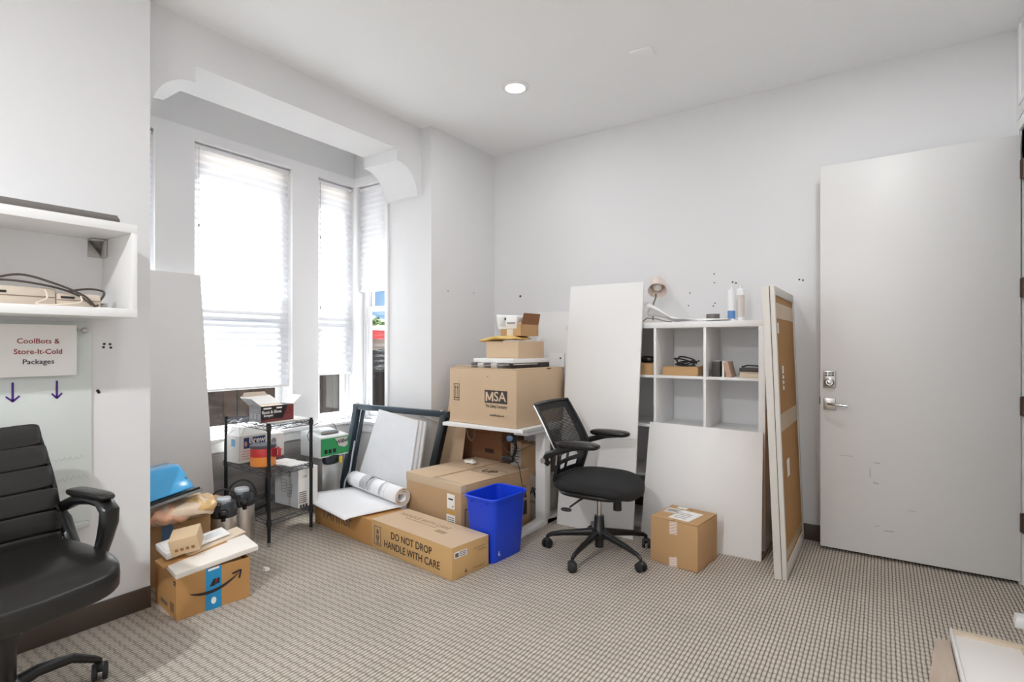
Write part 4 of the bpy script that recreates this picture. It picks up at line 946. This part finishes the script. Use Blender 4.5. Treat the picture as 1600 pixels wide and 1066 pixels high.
# ================================================================ middle: long box, rolled sheet, boards, frame
lz = -7.4; LS = (1.50,.292,.183)
lb = thing('long_carton', 'long low brown carton with handling text on the carpet', 'box', corner_loc(-1.950,2.272,lz,LS[0]/2,-LS[1]/2), lz)
B().box(-.75,.02,-.142,.142,0,.172).obj('inner_tray', kraft_w, lb, bevel=.004)
B().box(-.02,.75,-.146,.146,0,.183).obj('sleeve', mat('kraft_sleeve',(200,162,110),.75,var=.05,vscale=4), lb, bevel=.005)
B().box(-.02,.75,-.146,.146,.1826,.1836).obj('top_sheet', kraft_l, lb)
ff = ((0,-.146,.0915),(1,0,0),(0,0,1)); fe = ((.75,0,.0915),(0,1,0),(0,0,1))
text(lb, 'DO NOT DROP', ff, .385, .032, .062, ink, bold=.004, sx=.9); text(lb, 'HANDLE WITH CARE', ff, .385, -.034, .062, ink, bold=.004, sx=.9)
text(lb, 'TArmor', ((0,-.142,.0915),(1,0,0),(0,0,1)), -.455, .012, .13, ink_g, sx=.9)
hb = ((0,-.146,.0915),(1,0,0),(0,0,1))
shape(lb, 'care_symbol', hb, [[(-.005,-.06),(.065,-.06),(.065,-.056),(-.005,-.056)],[(-.005,.056),(.065,.056),(.065,.06),(-.005,.06)],[(-.005,-.06),(-.001,-.06),(-.001,.06),(-.005,.06)],[(.061,-.06),(.065,-.06),(.065,.06),(.061,.06)],
  [(.012,.0),(.022,-.035),(.030,-.035),(.024,.005)],[(.048,.0),(.038,-.035),(.030,-.035),(.036,.005)],[(.020,.01),(.040,.01),(.044,.03),(.030,.045),(.016,.03)],[(.014,-.05),(.046,-.05),(.046,-.042),(.014,-.042)]], ink_g, .02, 0)
text(lb, 'HANDLE WITH CARE', ((0,0,.1836),(1,0,0),(0,1,0)), .27, .055, .055, mat('faded_ink',(166,142,114),.8), off=.0008, sx=.9); scribble(lb, ((0,0,.1836),(1,0,0),(0,1,0)), .27, .015, .30, .012, MATS['faded_ink'], 7, .003)
decal(lb, 'code_block', ((0,0,.1836),(1,0,0),(0,1,0)), .50, -.01, .08, .035, MATS['faded_ink'])
decal(lb, 'white_label', fe, -.08, .045, .095, .035, paper); decal(lb, 'barcode', fe, -.11, .045, .025, .022, ink_g, 0, .002)
for k in range(3): decal(lb, 'print_line', fe, -.065, .055-.01*k, .05, .004, ink_g, 0, .002)
scribble(lb, fe, .07, .045, .10, .010, ink_g, 4, .002); scribble(lb, fe, .09, .028, .07, .010, ink_g, 5, .002); scribble(lb, fe, .06, -.065, .09, .012, ink_g, 6, .002); shape(lb, 'triangle_mark', fe, [[(-.012,-.01),(.012,-.01),(0,.012)]], ink_g, -.04, -.06)

# partly unrolled white sheet
rs_ = thing('rolled_sheet', 'partly unrolled thick white sheet lying on the long carton', 'sheet', (-3.1,2.6,.186), 0)
pp = lambda x, y, z: (x+3.1, y-2.6, z-.186)
a0, a1 = Vector((-3.43,2.82,.252)), Vector((-2.735,2.665,.252)); axd = (a1-a0).normalized(); pdv = Vector((-axd.y,axd.x,0)); up = Vector((0,0,1))
foam = mat('foam_white',(238,238,240),.6,var=.01); foamc = mat('foam_edge',(206,184,162),.8)
flatpts = []
spir = []
for k in range(90):      # spiral roll, then tangent sheet towards the viewer
    th = -math.pi/2+ (2*math.pi*2.6)*(1-k/89.); r_ = .028+.036*(k/89.)
    spir.append((r_*math.cos(th)*1.0, r_*math.sin(th)))
zb = .186+.003
tail = [(-.02,-.064),(-.10,-.064),(-.20,-.0645),(-.30,-.0645),(-.385,-.066),(-.415,-.073)]
prof = spir+tail
def roll_fn(u, v):
    i = min(int(u*(len(prof)-1)+.5), len(prof)-1); d, z = prof[i]
    L0, L1 = a0.copy(), a1.copy()
    if d < -.066:   # far end of the sheet spreads a little
        k = (-d-.066)/.35; L0 = a0+axd*(-.06*k)-pdv*.0; L1 = a1+axd*(-.02*k)
    p = L0.lerp(L1, v)+pdv*d*1.0+up*z
    return pp(p.x, p.y, p.z)
o = B().grid(roll_fn, len(prof)-1, 10).obj('sheet', foam, rs_, smooth=True); sd = o.modifiers.new('t','SOLIDIFY'); sd.thickness = .006; sd.offset = 0
# tan core edges at the near end of the roll
b = B(); e_ = a1+axd*.0015
for k in range(len(spir)-1):
    (d0,z0),(d1,z1) = spir[k], spir[k+1]
    q = []
    for (d,z,s) in ((d0,z0,.9),(d1,z1,.9),(d1,z1,1.09),(d0,z0,1.09)):
        rr = math.hypot(d,z); ss = 1+(s-1)*.034/max(rr,.02); p = e_+pdv*d*ss+up*z*ss; q.append(pp(p.x,p.y,p.z))
    b.add(q,[(0,1,2,3)])
b.obj('cut_edge', foamc, rs_)
for v, h_ in ((.10,.003),(.30,.10),(.47,.02),(.52,.006),(.70,.012),(.80,.003)):   # printed rings on the roll
    c = a0.lerp(a1, v); b = B(); pts0, pts1 = [], []
    for k in range(15):
        a = R(-10+k*13); p = c-pdv*math.cos(a)*.0685+up*math.sin(a)*.0685; p2 = p+axd*h_
        pts0.append(pp(p.x,p.y,p.z)); pts1.append(pp(p2.x,p2.y,p2.z))
    b.add(pts0+pts1, [(k,k+1,k+16,k+15) for k in range(14)]); b.obj('printed_ring', mat('ring_grey',(176,176,180),.6), rs_)

# white boards leaning on the dark steel frame
bdm = mat('board_white',(226,228,232),.8,var=.04,vscale=14,bump=.2,bscale=120); bde = mat('board_edge',(196,180,160),.8)
for k, lab in enumerate(('front white fibre board leaning on the dark steel frame','middle white fibre board in the leaning stack of three','rear white fibre board in the leaning stack of three')):
    dy = .022*k; dx = .022*k
    pts = [(-3.525+dx,2.845+dy,.0),(-2.945+dx,2.885+dy,.0),(-2.985+dx,3.075+dy,.712-.005*k),(-3.395+dx*1.0,3.045+dy,.778-.012*k)]
    t = thing('fibre_board', lab, 'board', (-3.25,2.86+dy,0)); q = [(p[0]+3.25,p[1]-2.86-dy,p[2]) for p in pts]
    B().slab(q, .013).obj('sheet', bdm, t); B().slab([(p[0]*.999,p[1]+.013,p[2]*.998) for p in q], .004).obj('backing', bde, t)
fm = mat('slate_steel',(62,74,84),.35,metal=.35,var=.06); fk = mat('black_steel',(24,26,29),.35,metal=.3)
sfr = thing('steel_frame', 'dark slate steel frame leaning beside the corner pier', 'frame', (-3.25,3.05,0))
def bar(name, p, q, w_, d_, m, ref=(0,-1,0)):
    p, q = Vector(p)-Vector((-3.25,3.05,0)), Vector(q)-Vector((-3.25,3.05,0)); t_ = (q-p).normalized(); u = Vector(ref); u = (u-t_*u.dot(t_)).normalized(); s = t_.cross(u)
    c = [s*w_/2+u*d_/2, -s*w_/2+u*d_/2, -s*w_/2-u*d_/2, s*w_/2-u*d_/2]
    return B().hexa([p+v for v in c],[q+v for v in c]).obj(name, m, sfr, bevel=.003)
TL, TR, BL_, BR_ = (-3.725,3.10,.775), (-2.785,3.17,.765), (-3.69,2.90,.0), (-2.87,3.01,.0)
bar('top_bar', (-3.755,3.098,.775), (-2.75,3.172,.767), .045, .05, fm)
bar('side_bar', TL, BL_, .05, .05, fm); bar('side_flange', (TL[0]+.045,TL[1]+.03,TL[2]-.02), (BL_[0]+.045,BL_[1]+.03,0), .03, .02, fm)
bar('side_bar', TR, BR_, .06, .05, fk); bar('side_flange', (TR[0]-.048,TR[1]+.02,TR[2]-.02), (BR_[0]-.048,BR_[1]+.02,0), .022, .02, fm)
bar('bottom_bar', (-3.66,2.91,.06), (-2.90,3.025,.06), .045, .03, fk)
bar('cross_brace', (-3.05,3.17,.735), (-2.85,3.185,.70), .014, .014, satin)
for p in ((-3.69,3.075,.80),(-2.80,3.147,.792)): 
    q = Vector(p)-Vector((-3.25,3.05,0)); B().cyl(q, q+Vector((0,0,.012)), .016, n=12).obj('bolt', satin, sfr, smooth=True)
cord('white_cable', 'pale cable hanging down in front of the steel frame', [(-3.56,2.935,.52),(-3.55,2.90,.40),(-3.555,2.88,.28),(-3.59,2.865,.20),(-3.60,2.855,.10)], .006, mat('cable_pale',(190,196,202),.5))

# large box marked UP, behind the blue bin
uz = -8; US = (.575,.685,.402)
ub = thing('large_carton', 'large brown carton marked up behind the blue bin', 'box', corner_loc(-2.216,2.672,uz,US[0]/2,-US[1]/2), uz)
B().box(-US[0]/2,US[0]/2,-US[1]/2,US[1]/2,0,.396).obj('body', kraft_g, ub, bevel=.007)
B().box(-US[0]/2+.002,-.012,-US[1]/2+.002,US[1]/2-.002,.396,.408).obj('flap', kraft_l, ub, bevel=.003); B().box(-.004,US[0]/2-.002,-US[1]/2+.002,US[1]/2-.002,.396,.402).obj('flap', kraft_l, ub, bevel=.002)
B().box(-US[0]/2-.001,US[0]/2+.001,-US[1]/2-.001,-US[1]/2+.045,.350,.4035).obj('tape', tape_m, ub, bevel=.002)
text(ub, 'UP', ((0,0,.402),(1,0,0),(0,1,0)), .14, .06, .105, ink, 0, bold=.01)
shape(ub, 'print_frame', ((0,0,.402),(1,0,0),(0,1,0)), [[(.02,-.005),(.26,-.005),(.26,-.001),(.02,-.001)],[(.02,.13),(.26,.13),(.26,.134),(.02,.134)],[(.02,-.005),(.024,-.005),(.024,.134),(.02,.134)],[(.256,-.005),(.26,-.005),(.26,.134),(.256,.134)]], ink_g)
fu = ((0,-US[1]/2,.2),(1,0,0),(0,0,1)); lt = mat('label_tan',(206,160,92),.6)
decal(ub, 'white_label', fu, .19, .085, .075, .095, paper); decal(ub, 'print_line', fu, .19, .10, .045, .01, ink, 0, .002); B().pad((.21,-US[1]/2-.001,.255),(.014,.002,.014),1,1,12,6).obj('dot_mark', ink, ub)
decal(ub, 'white_label', fu, .19, -.025, .085, .11, paper); decal(ub, 'tan_strip', fu, .19, .015, .085, .03, lt, 0, .002)
for k in range(4): decal(ub, 'print_line', fu, .19, -.02-.013*k, .06, .004, ink_g, 0, .002)
fr2 = ((US[0]/2,0,.2),(0,1,0),(0,0,1))
shape(ub, 'print_frame', fr2, [[(-.31,-.12),(-.18,-.12),(-.18,-.115),(-.31,-.115)],[(-.31,.04),(-.18,.04),(-.18,.045),(-.31,.045)],[(-.31,-.12),(-.305,-.12),(-.305,.045),(-.31,.045)],[(-.185,-.12),(-.18,-.12),(-.18,.045),(-.185,.045)],[(-.26,-.09),(-.255,-.09),(-.255,.02),(-.26,.02)],[(-.23,-.09),(-.225,-.09),(-.225,.02),(-.23,.02)]], ink)
shape(ub, 'arrow_print', fr2, [[(.25,-.12),(.30,-.12),(.30,-.02),(.25,-.02)],[(.25,.0),(.30,.0),(.275,.05)]], ink)
t = thing('tissue_scrap', 'crumpled white tissue on the large carton top', 'tissue', (-2.565,3.20,.409)); B().pad((0,0,.013),(.12,.055,.026),.8,.8,24,10,fn=lambda p: Vector((p.x,p.y+.008*math.sin(p.x*90),p.z*(1+.4*math.sin(p.x*120+p.y*80))))).obj('tissue', paper, t, smooth=True)

# blue waste bin
bn = thing('waste_bin', 'bright blue plastic waste bin beside the long carton', 'bin', (-1.985,2.735,0), -4)
blu = mat('bin_blue',(22,66,212),.35,spec=.5)
def rr_ring(a, b_, z, rad, n=6):
    out = []
    for cx, cy, s in ((a-rad,b_-rad,0),(-a+rad,b_-rad,90),(-a+rad,-b_+rad,180),(a-rad,-b_+rad,270)):
        for k in range(n+1):
            t_ = R(s+90*k/n); out.append((cx+rad*math.cos(t_), cy+rad*math.sin(t_), z))
    return out
def loft(rings, cap0=True, cap1=True):
    b = B(); n = len(rings[0]); vs = [v for r_ in rings for v in r_]; fs = []
    for i in range(len(rings)-1):
        for j in range(n): fs.append((i*n+j, i*n+(j+1)%n, (i+1)*n+(j+1)%n, (i+1)*n+j))
    if cap0: fs.append(tuple(range(n)))
    if cap1: fs.append(tuple((len(rings)-1)*n+j for j in range(n)))
    return b.add(vs, fs)
loft([rr_ring(.093,.138,0,.03), rr_ring(.097,.142,.01,.032), rr_ring(.120,.167,.375,.045), rr_ring(.117,.164,.375,.044), rr_ring(.094,.139,.012,.03)]).obj('body', blu, bn, smooth=True)
loft([rr_ring(.121,.168,.372,.045), rr_ring(.130,.177,.374,.05), rr_ring(.131,.178,.386,.05), rr_ring(.126,.173,.392,.048), rr_ring(.118,.165,.388,.045), rr_ring(.117,.164,.374,.044)], False, False).obj('rim', blu, bn, smooth=True)
for x in (-.06,.06): B().box(x-.012,x+.012,-.172,-.160,.352,.374).obj('rim_rib', blu, bn, bevel=.002)
shape(bn, 'recycle_mark', ((.100,-.0,.05),(0,1,0),(0,0,1)), [[(-.11,.0),(-.10,.02),(-.094,.018),(-.102,.0)],[(-.10,-.01),(-.085,-.005),(-.088,.002),(-.102,-.004)]], mat('mark_pale',(190,206,240),.5), off=.006)

# ================================================================ desk and what is on and under it
dk_ = thing('desk', 'white adjustable desk under the large printed carton', 'desk', (-2.345,3.4,0))
DX = lambda x: x+2.345
DY = lambda y: y-3.4
B().prism([(DX(x),DY(y)) for x, y in ((-2.70,3.04),(-1.985,3.04),(-1.985,3.71),(-2.045,3.71),(-2.045,3.90),(-2.70,3.90))],'z',.706,.731).obj('desktop', white_m, dk_, bevel=.002)
B().box(DX(-2.085),DX(-2.005),DY(3.36),DY(3.44),.035,.69).obj('leg', white_m, dk_, bevel=.004)
B().hexa([(DX(-2.085),DY(2.99),0),(DX(-2.005),DY(2.99),0),(DX(-2.005),DY(3.66),0),(DX(-2.085),DY(3.66),0)],[(DX(-2.085),DY(2.99),.012),(DX(-2.005),DY(2.99),.012),(DX(-2.005),DY(3.40),.04),(DX(-2.085),DY(3.40),.04)]).obj('foot', white_m, dk_, bevel=.002)
B().box(DX(-2.085),DX(-2.005),DY(3.40),DY(3.66),0,.038).obj('foot', white_m, dk_, bevel=.002)
B().box(DX(-2.10),DX(-1.99),DY(3.10),DY(3.70),.682,.706).obj('support_arm', white_m, dk_, bevel=.003)
B().box(DX(-2.69),DX(-2.62),DY(3.835),DY(3.895),0,.706).obj('leg', white_m, dk_, bevel=.004); B().box(DX(-2.69),DX(-2.62),DY(3.835),DY(3.98),0,.035).obj('foot', white_m, dk_, bevel=.002)
B().box(DX(-2.62),DX(-2.085),DY(3.38),DY(3.42),.64,.69).obj('cross_rail', white_m, dk_, bevel=.003)
mz = -4; MS = (.635,.60,.405)
ms = thing('printed_carton', 'large carton with black logo panel standing on the white desk', 'box', corner_loc(-2.045,3.052,mz,MS[0]/2,-MS[1]/2,.732), mz)
B().box(-MS[0]/2,MS[0]/2,-MS[1]/2,MS[1]/2,0,.400).obj('body', mat('carton_front',(202,176,146),.8,var=.04,vscale=4,bump=.15,bscale=18), ms, bevel=.006)
for s in (-1,1): B().box(*sorted((s*.002,s*(MS[0]/2-.003))),-MS[1]/2+.003,MS[1]/2-.003,.400,.405).obj('flap', kraft_l, ms, bevel=.001)
fm_ = face(MS,'front'); lg = mat('logo_grey',(66,58,56),.7); lt2 = mat('logo_knock',(214,190,162),.8)
decal(ms, 'logo_panel', fm_, .135, .005, .205, .090, lg); text(ms, 'SA', fm_, .172, .005, .093, lt2, bold=.010, off=.0024, sx=1.05)
mx_ = [(-.036,-.033),(-.036,.033),(-.018,.033),(0,-.004),(.018,.033),(.036,.033),(.036,-.033)]
shape(ms, 'lettering', fm_, [[(-.036,-.033),(-.021,-.033),(-.021,.033),(-.036,.033)],[(.021,-.033),(.036,-.033),(.036,.033),(.021,.033)],[(-.036,.033),(-.020,.033),(.008,-.026),(-.006,-.026)],[(.020,.033),(.036,.033),(.006,-.026),(-.008,-.026)]], lt2, .078, .005, off=.0024)
text(ms, 'The Safety Company', fm_, .137, -.062, .0325, ink, bold=.006, sx=.72); text(ms, 'www.MSAsafety.com', fm_, .145, -.125, .021, ink, bold=.01, sx=.72)
shape(ms, 'upright_symbol', fm_, [[(-.028,-.06),(.028,-.06),(.028,-.056),(-.028,-.056)],[(-.028,.06),(.028,.06),(.028,.064),(-.028,.064)],[(-.028,-.06),(-.024,-.06),(-.024,.064),(-.028,.064)],[(.024,-.06),(.028,-.06),(.028,.064),(.024,.064)],[(-.02,-.045),(.02,-.045),(.02,-.038),(-.02,-.038)],[(-.012,-.035),(-.008,-.035),(-.008,.03),(-.012,.03)],[(.008,-.035),(.012,-.035),(.012,.03),(.008,.03)],[(-.016,.03),(-.004,.03),(-.010,.05)],[(.004,.03),(.016,.03),(.010,.05)]], ink, -.245, .02)
decal(ms, 'hole', fm_, .06, .145, .006, .006, ink); decal(ms, 'tear', ((MS[0]/2,0,MS[2]),(0,1,0),(0,0,1)), .09, -.006, .05, .008, ink)
# loose cardboard sheet left of it
t = thing('cardboard_sheet', 'folded cardboard sheet leaning behind the large printed carton', 'cardboard', (-2.9,3.3,0))
B().slab([(-.08,-.06,0),(.13,-.02,0),(.205,.10,1.14),(.02,.09,1.14)], .006).obj('sheet', kraft_l, t); B().slab([(.018,.09,1.138),(.205,.10,1.138),(.205,.18,1.142),(.02,.17,1.142)], .005).obj('folded_edge', kraft_l, t)
# pile on the carton
ZM = .732+.405
MM = Matrix.Translation(ms.location) @ Matrix.Rotation(R(mz),4,'Z')
def on_m(x, y, z): return MM @ Vector((x,y,z))
pk = thing('shrink_pack', 'shrink-wrapped black and white pack under the brown box', 'pack', on_m(.03,.0,MS[2]+.0005), mz-2)
for k in range(6):
    for j in range(2): B().cbox((-.165+.066*k,-.115+.23*j,.0175),(.058,.225,.035)).obj('carton', [mat('pack_grey',(92,88,92),.5), mat('pack_pale',(206,204,202),.5)][k % 2] if k < 5 else mat('pack_dark',(46,42,42),.5), pk, bevel=.003)
t = thing('white_tray', 'thin white flat box on the shrink-wrapped pack', 'box', on_m(.035,.01,MS[2]+.037), mz-2); B().cbox((0,0,.0155),(.39,.43,.031)).obj('body', white_m, t, bevel=.003); B().cbox((0,-.216,.0155),(.385,.002,.025)).obj('edge_label', paper, t)
o = B().tube([(-.29,-.26,.004),(-.1,-.262,.010),(.15,-.255,.022),(.30,-.05,.028)], .0045, 6, flat=(1.6,.8)).obj('metal_strip', mat('strip_alu',(196,190,182),.35,metal=.6), None, smooth=True); o.location = on_m(.02,-.01,MS[2]+.004); o.rotation_euler = (0,0,R(mz)); tag(o, 'thin metal strip lying across the large carton top', 'strip')
b2 = carton('brown_box', 'plain brown box in the middle of the pile on the carton', on_m(.045,.035,MS[2]+.069), mz-3, (.32,.30,.125), kraft_l, 'closed', 'y', None)
def env_fn(p):
    p.z += .010*math.sin(p.x*12+1)-.02*(p.x<-.08)*(abs(p.x)-.08)*2+.004*math.sin(p.y*40+p.x*30); return p
t = thing('padded_envelope', 'yellow padded envelope lying on the plain brown box', 'envelope', on_m(-.025,.0,MS[2]+.196), mz); B().pad((0,0,.016),(.37,.26,.034),.9,.3,40,10,fn=env_fn).obj('envelope', mat('envelope_yellow',(226,192,118),.6,var=.06), t, smooth=True)
tb = thing('small_open_box', 'small open brown box with clear packaging on top of the pile', 'box', on_m(.065,.065,MS[2]+.2335), mz-3); S5 = (.205,.20,.085)
w_ = .004; b = B().box(-.1025,.1025,-.1,.1,0,w_)
b.box(-.1025,.1025,-.1,-.1+w_,w_,.085).box(-.1025,.1025,.1-w_,.1,w_,.085).box(-.1025,-.1025+w_,-.1,.1,w_,.085).box(.1025-w_,.1025,-.1,.1,w_,.085); b.obj('body', kraft, tb)
flap(tb, (.1025,-.1,.085),(.1025,.1,.085),(.25,0,.9),.085,kraft_d,.004,.02); flap(tb, (.1025,.1,.085),(-.1025,.1,.085),(0,.2,.9),.07,kraft,.004,.02); flap(tb, (-.1025,-.1,.085),(.1025,-.1,.085),(0,-.12,.9),.02,kraft_l,.004,.0)
decal(tb, 'clear_tape', face(S5,'front'), -.01, 0, .06, .08, mat('tape_shine',(222,212,200),.15))
t = thing('clear_package', 'clear plastic package of white parts in the small open box', 'package', on_m(.035,.035,MS[2]+.2335+.05), mz+4); cpk = mat('clear_pack',(232,232,230),.2,var=.08,vscale=20)
B().hexa([(-.095,-.08,0),(.085,-.08,0),(.085,.03,0),(-.095,.03,0)],[(-.115,-.085,.115),(.085,-.085,.10),(.085,.03,.105),(-.105,.03,.12)]).obj('bag', cpk, t, bevel=.012, seg=3); B().cbox((-.06,-.084,.06),(.07,.004,.075)).obj('label_sheet', mat('label_film',(214,214,212),.25), t, bevel=.001); B().cbox((.035,-.086,.06),(.095,.010,.065)).obj('white_card', paper, t, bevel=.002); B().cbox((.035,-.0925,.045),(.075,.003,.014)).obj('grey_slot', mat('slot_mid',(150,146,146),.5), t); B().cbox((-.018,-.092,.078),(.010,.006,.018)).obj('dark_clip', ink, t)

# under the desk
u1 = carton('stored_carton', 'dark brown carton stacked under the white desk', (-2.72,3.655,.375), -3, (.50,.30,.275), kraft_d, 'closed', 'x'); decal(u1, 'print_block', face((.50,.30,.275),'front'), .12, -.06, .09, .035, mat('ink_brown',(72,50,38),.7)); scribble(u1, face((.50,.30,.275),'front'), .05, .08, .16, .02, MATS['ink_brown'], 8, .003)
u2 = carton('stored_carton', 'lower dark carton with green tag under the white desk', (-2.75,3.655,0), -2, (.48,.30,.373), mat('carton_maroon',(116,76,62),.8,var=.1), 'closed', 'x'); decal(u2, 'white_label', face((.48,.30,.373),'front'), -.05, .15, .07, .03, paper); shape(u2, 'green_tag', face((.48,.30,.373),'front'), [[(-.03,-.02),(.045,-.005),(-.03,.04)]], mat('tag_green',(112,196,66),.5), -.10, .11)
u3 = carton('labelled_carton', 'slim carton with grey shipping label under the white desk', (-2.40,3.62,.302), 2, (.105,.10,.235), kraft_l, 'closed'); decal(u3, 'grey_label', face((.105,.10,.235),'front'), 0, -.01, .088, .19, mat('label_mid',(196,194,190),.6))
for k in range(6): decal(u3, 'print_line', face((.105,.10,.235),'front'), 0, .065-.022*k, .07, .006, ink_g, 0, .002)
u4 = carton('stored_carton', 'pale brown carton behind the desk leg', (-2.235,3.61,.302), -2, (.19,.14,.23), kraft_g, 'closed')
wb2 = carton('white_carton', 'white carton with large black lettering behind the desk leg', (-2.30,3.63,0), 0, (.40,.20,.30), mat('white_carton',(222,218,212),.7,var=.03), 'closed', 'x'); fw = face((.40,.20,.30),'front')
text(wb2, 'ALLFAST', fw, .045, .03, .085, ink, sx=.95, bold=.004); text(wb2, 'corp.com', fw, .11, -.05, .034, ink_g, sx=.9)
t = thing('clamp_lamp', 'blue and black clamp light hanging under the desk edge', 'lamp', (-2.13,3.12,.56)); bgl = mat('lens_blue',(86,116,150),.15)
B().pad((0,0,.09),(.075,.06,.06),.7,.7,20,10).obj('head', blk, t, smooth=True); B().pad((.0,-.026,.095),(.05,.02,.042),.8,.8,16,8).obj('lens', bgl, t, smooth=True); B().tube([(.025,0,.07),(.035,0,.03),(.02,0,-.02),(-.02,0,-.05)], .012, 8).obj('arm', blk, t, smooth=True); B().pad((-.03,0,-.055),(.10,.05,.05),.6,.5,18,8).obj('clamp', blk, t, smooth=True); B().cyl((0,0,.11),(0,0,.146),.008,n=8).obj('hanger', blk, t)
cord('black_cable', 'black cable dangling from the clamp light below the desk', [(-2.12,3.12,.52),(-2.10,3.16,.46),(-2.105,3.2,.36),(-2.12,3.24,.30),(-2.13,3.3,.28)], .003, blk)
cord('grey_cable', 'thin grey cable looping from desk underside across the stored cartons', [(-2.55,3.52,.70),(-2.52,3.5,.60),(-2.45,3.48,.50),(-2.36,3.47,.46),(-2.28,3.46,.50),(-2.16,3.45,.56),(-2.12,3.45,.60)], .0035, lgrey)
cord('grey_cable', 'thin grey cable loops hanging at the left below the desk', [(-2.68,3.30,.70),(-2.67,3.30,.60),(-2.63,3.30,.56),(-2.60,3.30,.60),(-2.60,3.30,.66)], .0035, lgrey)
cord('black_cable', 'black cable lying behind the blue bin near white carton', [(-2.10,3.50,.02),(-2.12,3.47,.10),(-2.16,3.46,.20),(-2.10,3.47,.26),(-2.05,3.5,.30)], .004, blk)

# ================================================================ bottom right corner
t = thing('wood_panel', 'pale wood-grain panel lying flat near the right corner', 'panel', (.30,2.75,0), 0)
B().slab([(-.105,.255,.018),(-.165,-.30,.018),(-.055,-.30,.018),(-.055,.262,.018)], .018).obj('panel', oaklam, t, bevel=.001)
t = thing('drawer_part', 'white panel with beige edging lying at the right corner', 'panel', (.42,2.75,0), 0); bge = mat('beige_edge',(206,190,168),.5)
B().box(-.16,.20,-.35,.30,.0,.034).obj('white_panel', mat('panel_white',(240,236,232),.4), t, bevel=.001)
B().box(-.16,.20,.30,.335,.0,.046).obj('edging', bge, t, bevel=.002); B().box(-.17,-.16,-.35,.335,.0,.046).obj('edging', white_m, t, bevel=.002); B().box(.06,.20,-.35,.30,.034,.044).obj('edging', bge, t, bevel=.001)
B().cyl((.11,.16,.044),(.11,.16,.0452),.012,n=12).obj('hole', ink, t)
t = thing('white_block', 'small white block at the right edge of the carpet', 'block', (.555,3.40,0)); B().hexa([(-.05,-.04,0),(.06,-.05,0),(.06,.05,0),(-.045,.04,0)],[(-.04,-.03,.05),(.06,-.04,.05),(.06,.04,.05),(-.04,.03,.05)]).obj('block', white_m, t, bevel=.006)

# repeats of one kind share a group
GROUPS = {'pleated_blind': 'pleated blinds in the bay', 'airpot': 'airpots in the bay', 'fibre_board': 'leaning white fibre boards', 'caulk_tube': 'caulk tubes on the cube shelf',
          'ceiling_downlight': 'recessed ceiling lights', 'leaning_panel': 'leaning white panels', 'book': 'books in the cube shelf', 'tree': 'trees behind the outbuilding',
          'card_flat': 'cardboard flats in the shipping box', 'adapter_box': 'adapters in the wall shelf', 'stored_carton': 'cartons stored under the desk', 'screw_holes': 'screw holes in the walls'}
for o in bpy.data.objects:
    g = GROUPS.get(o.name.split('.')[0])
    if g and o.parent is None and 'label' in o: o['group'] = g
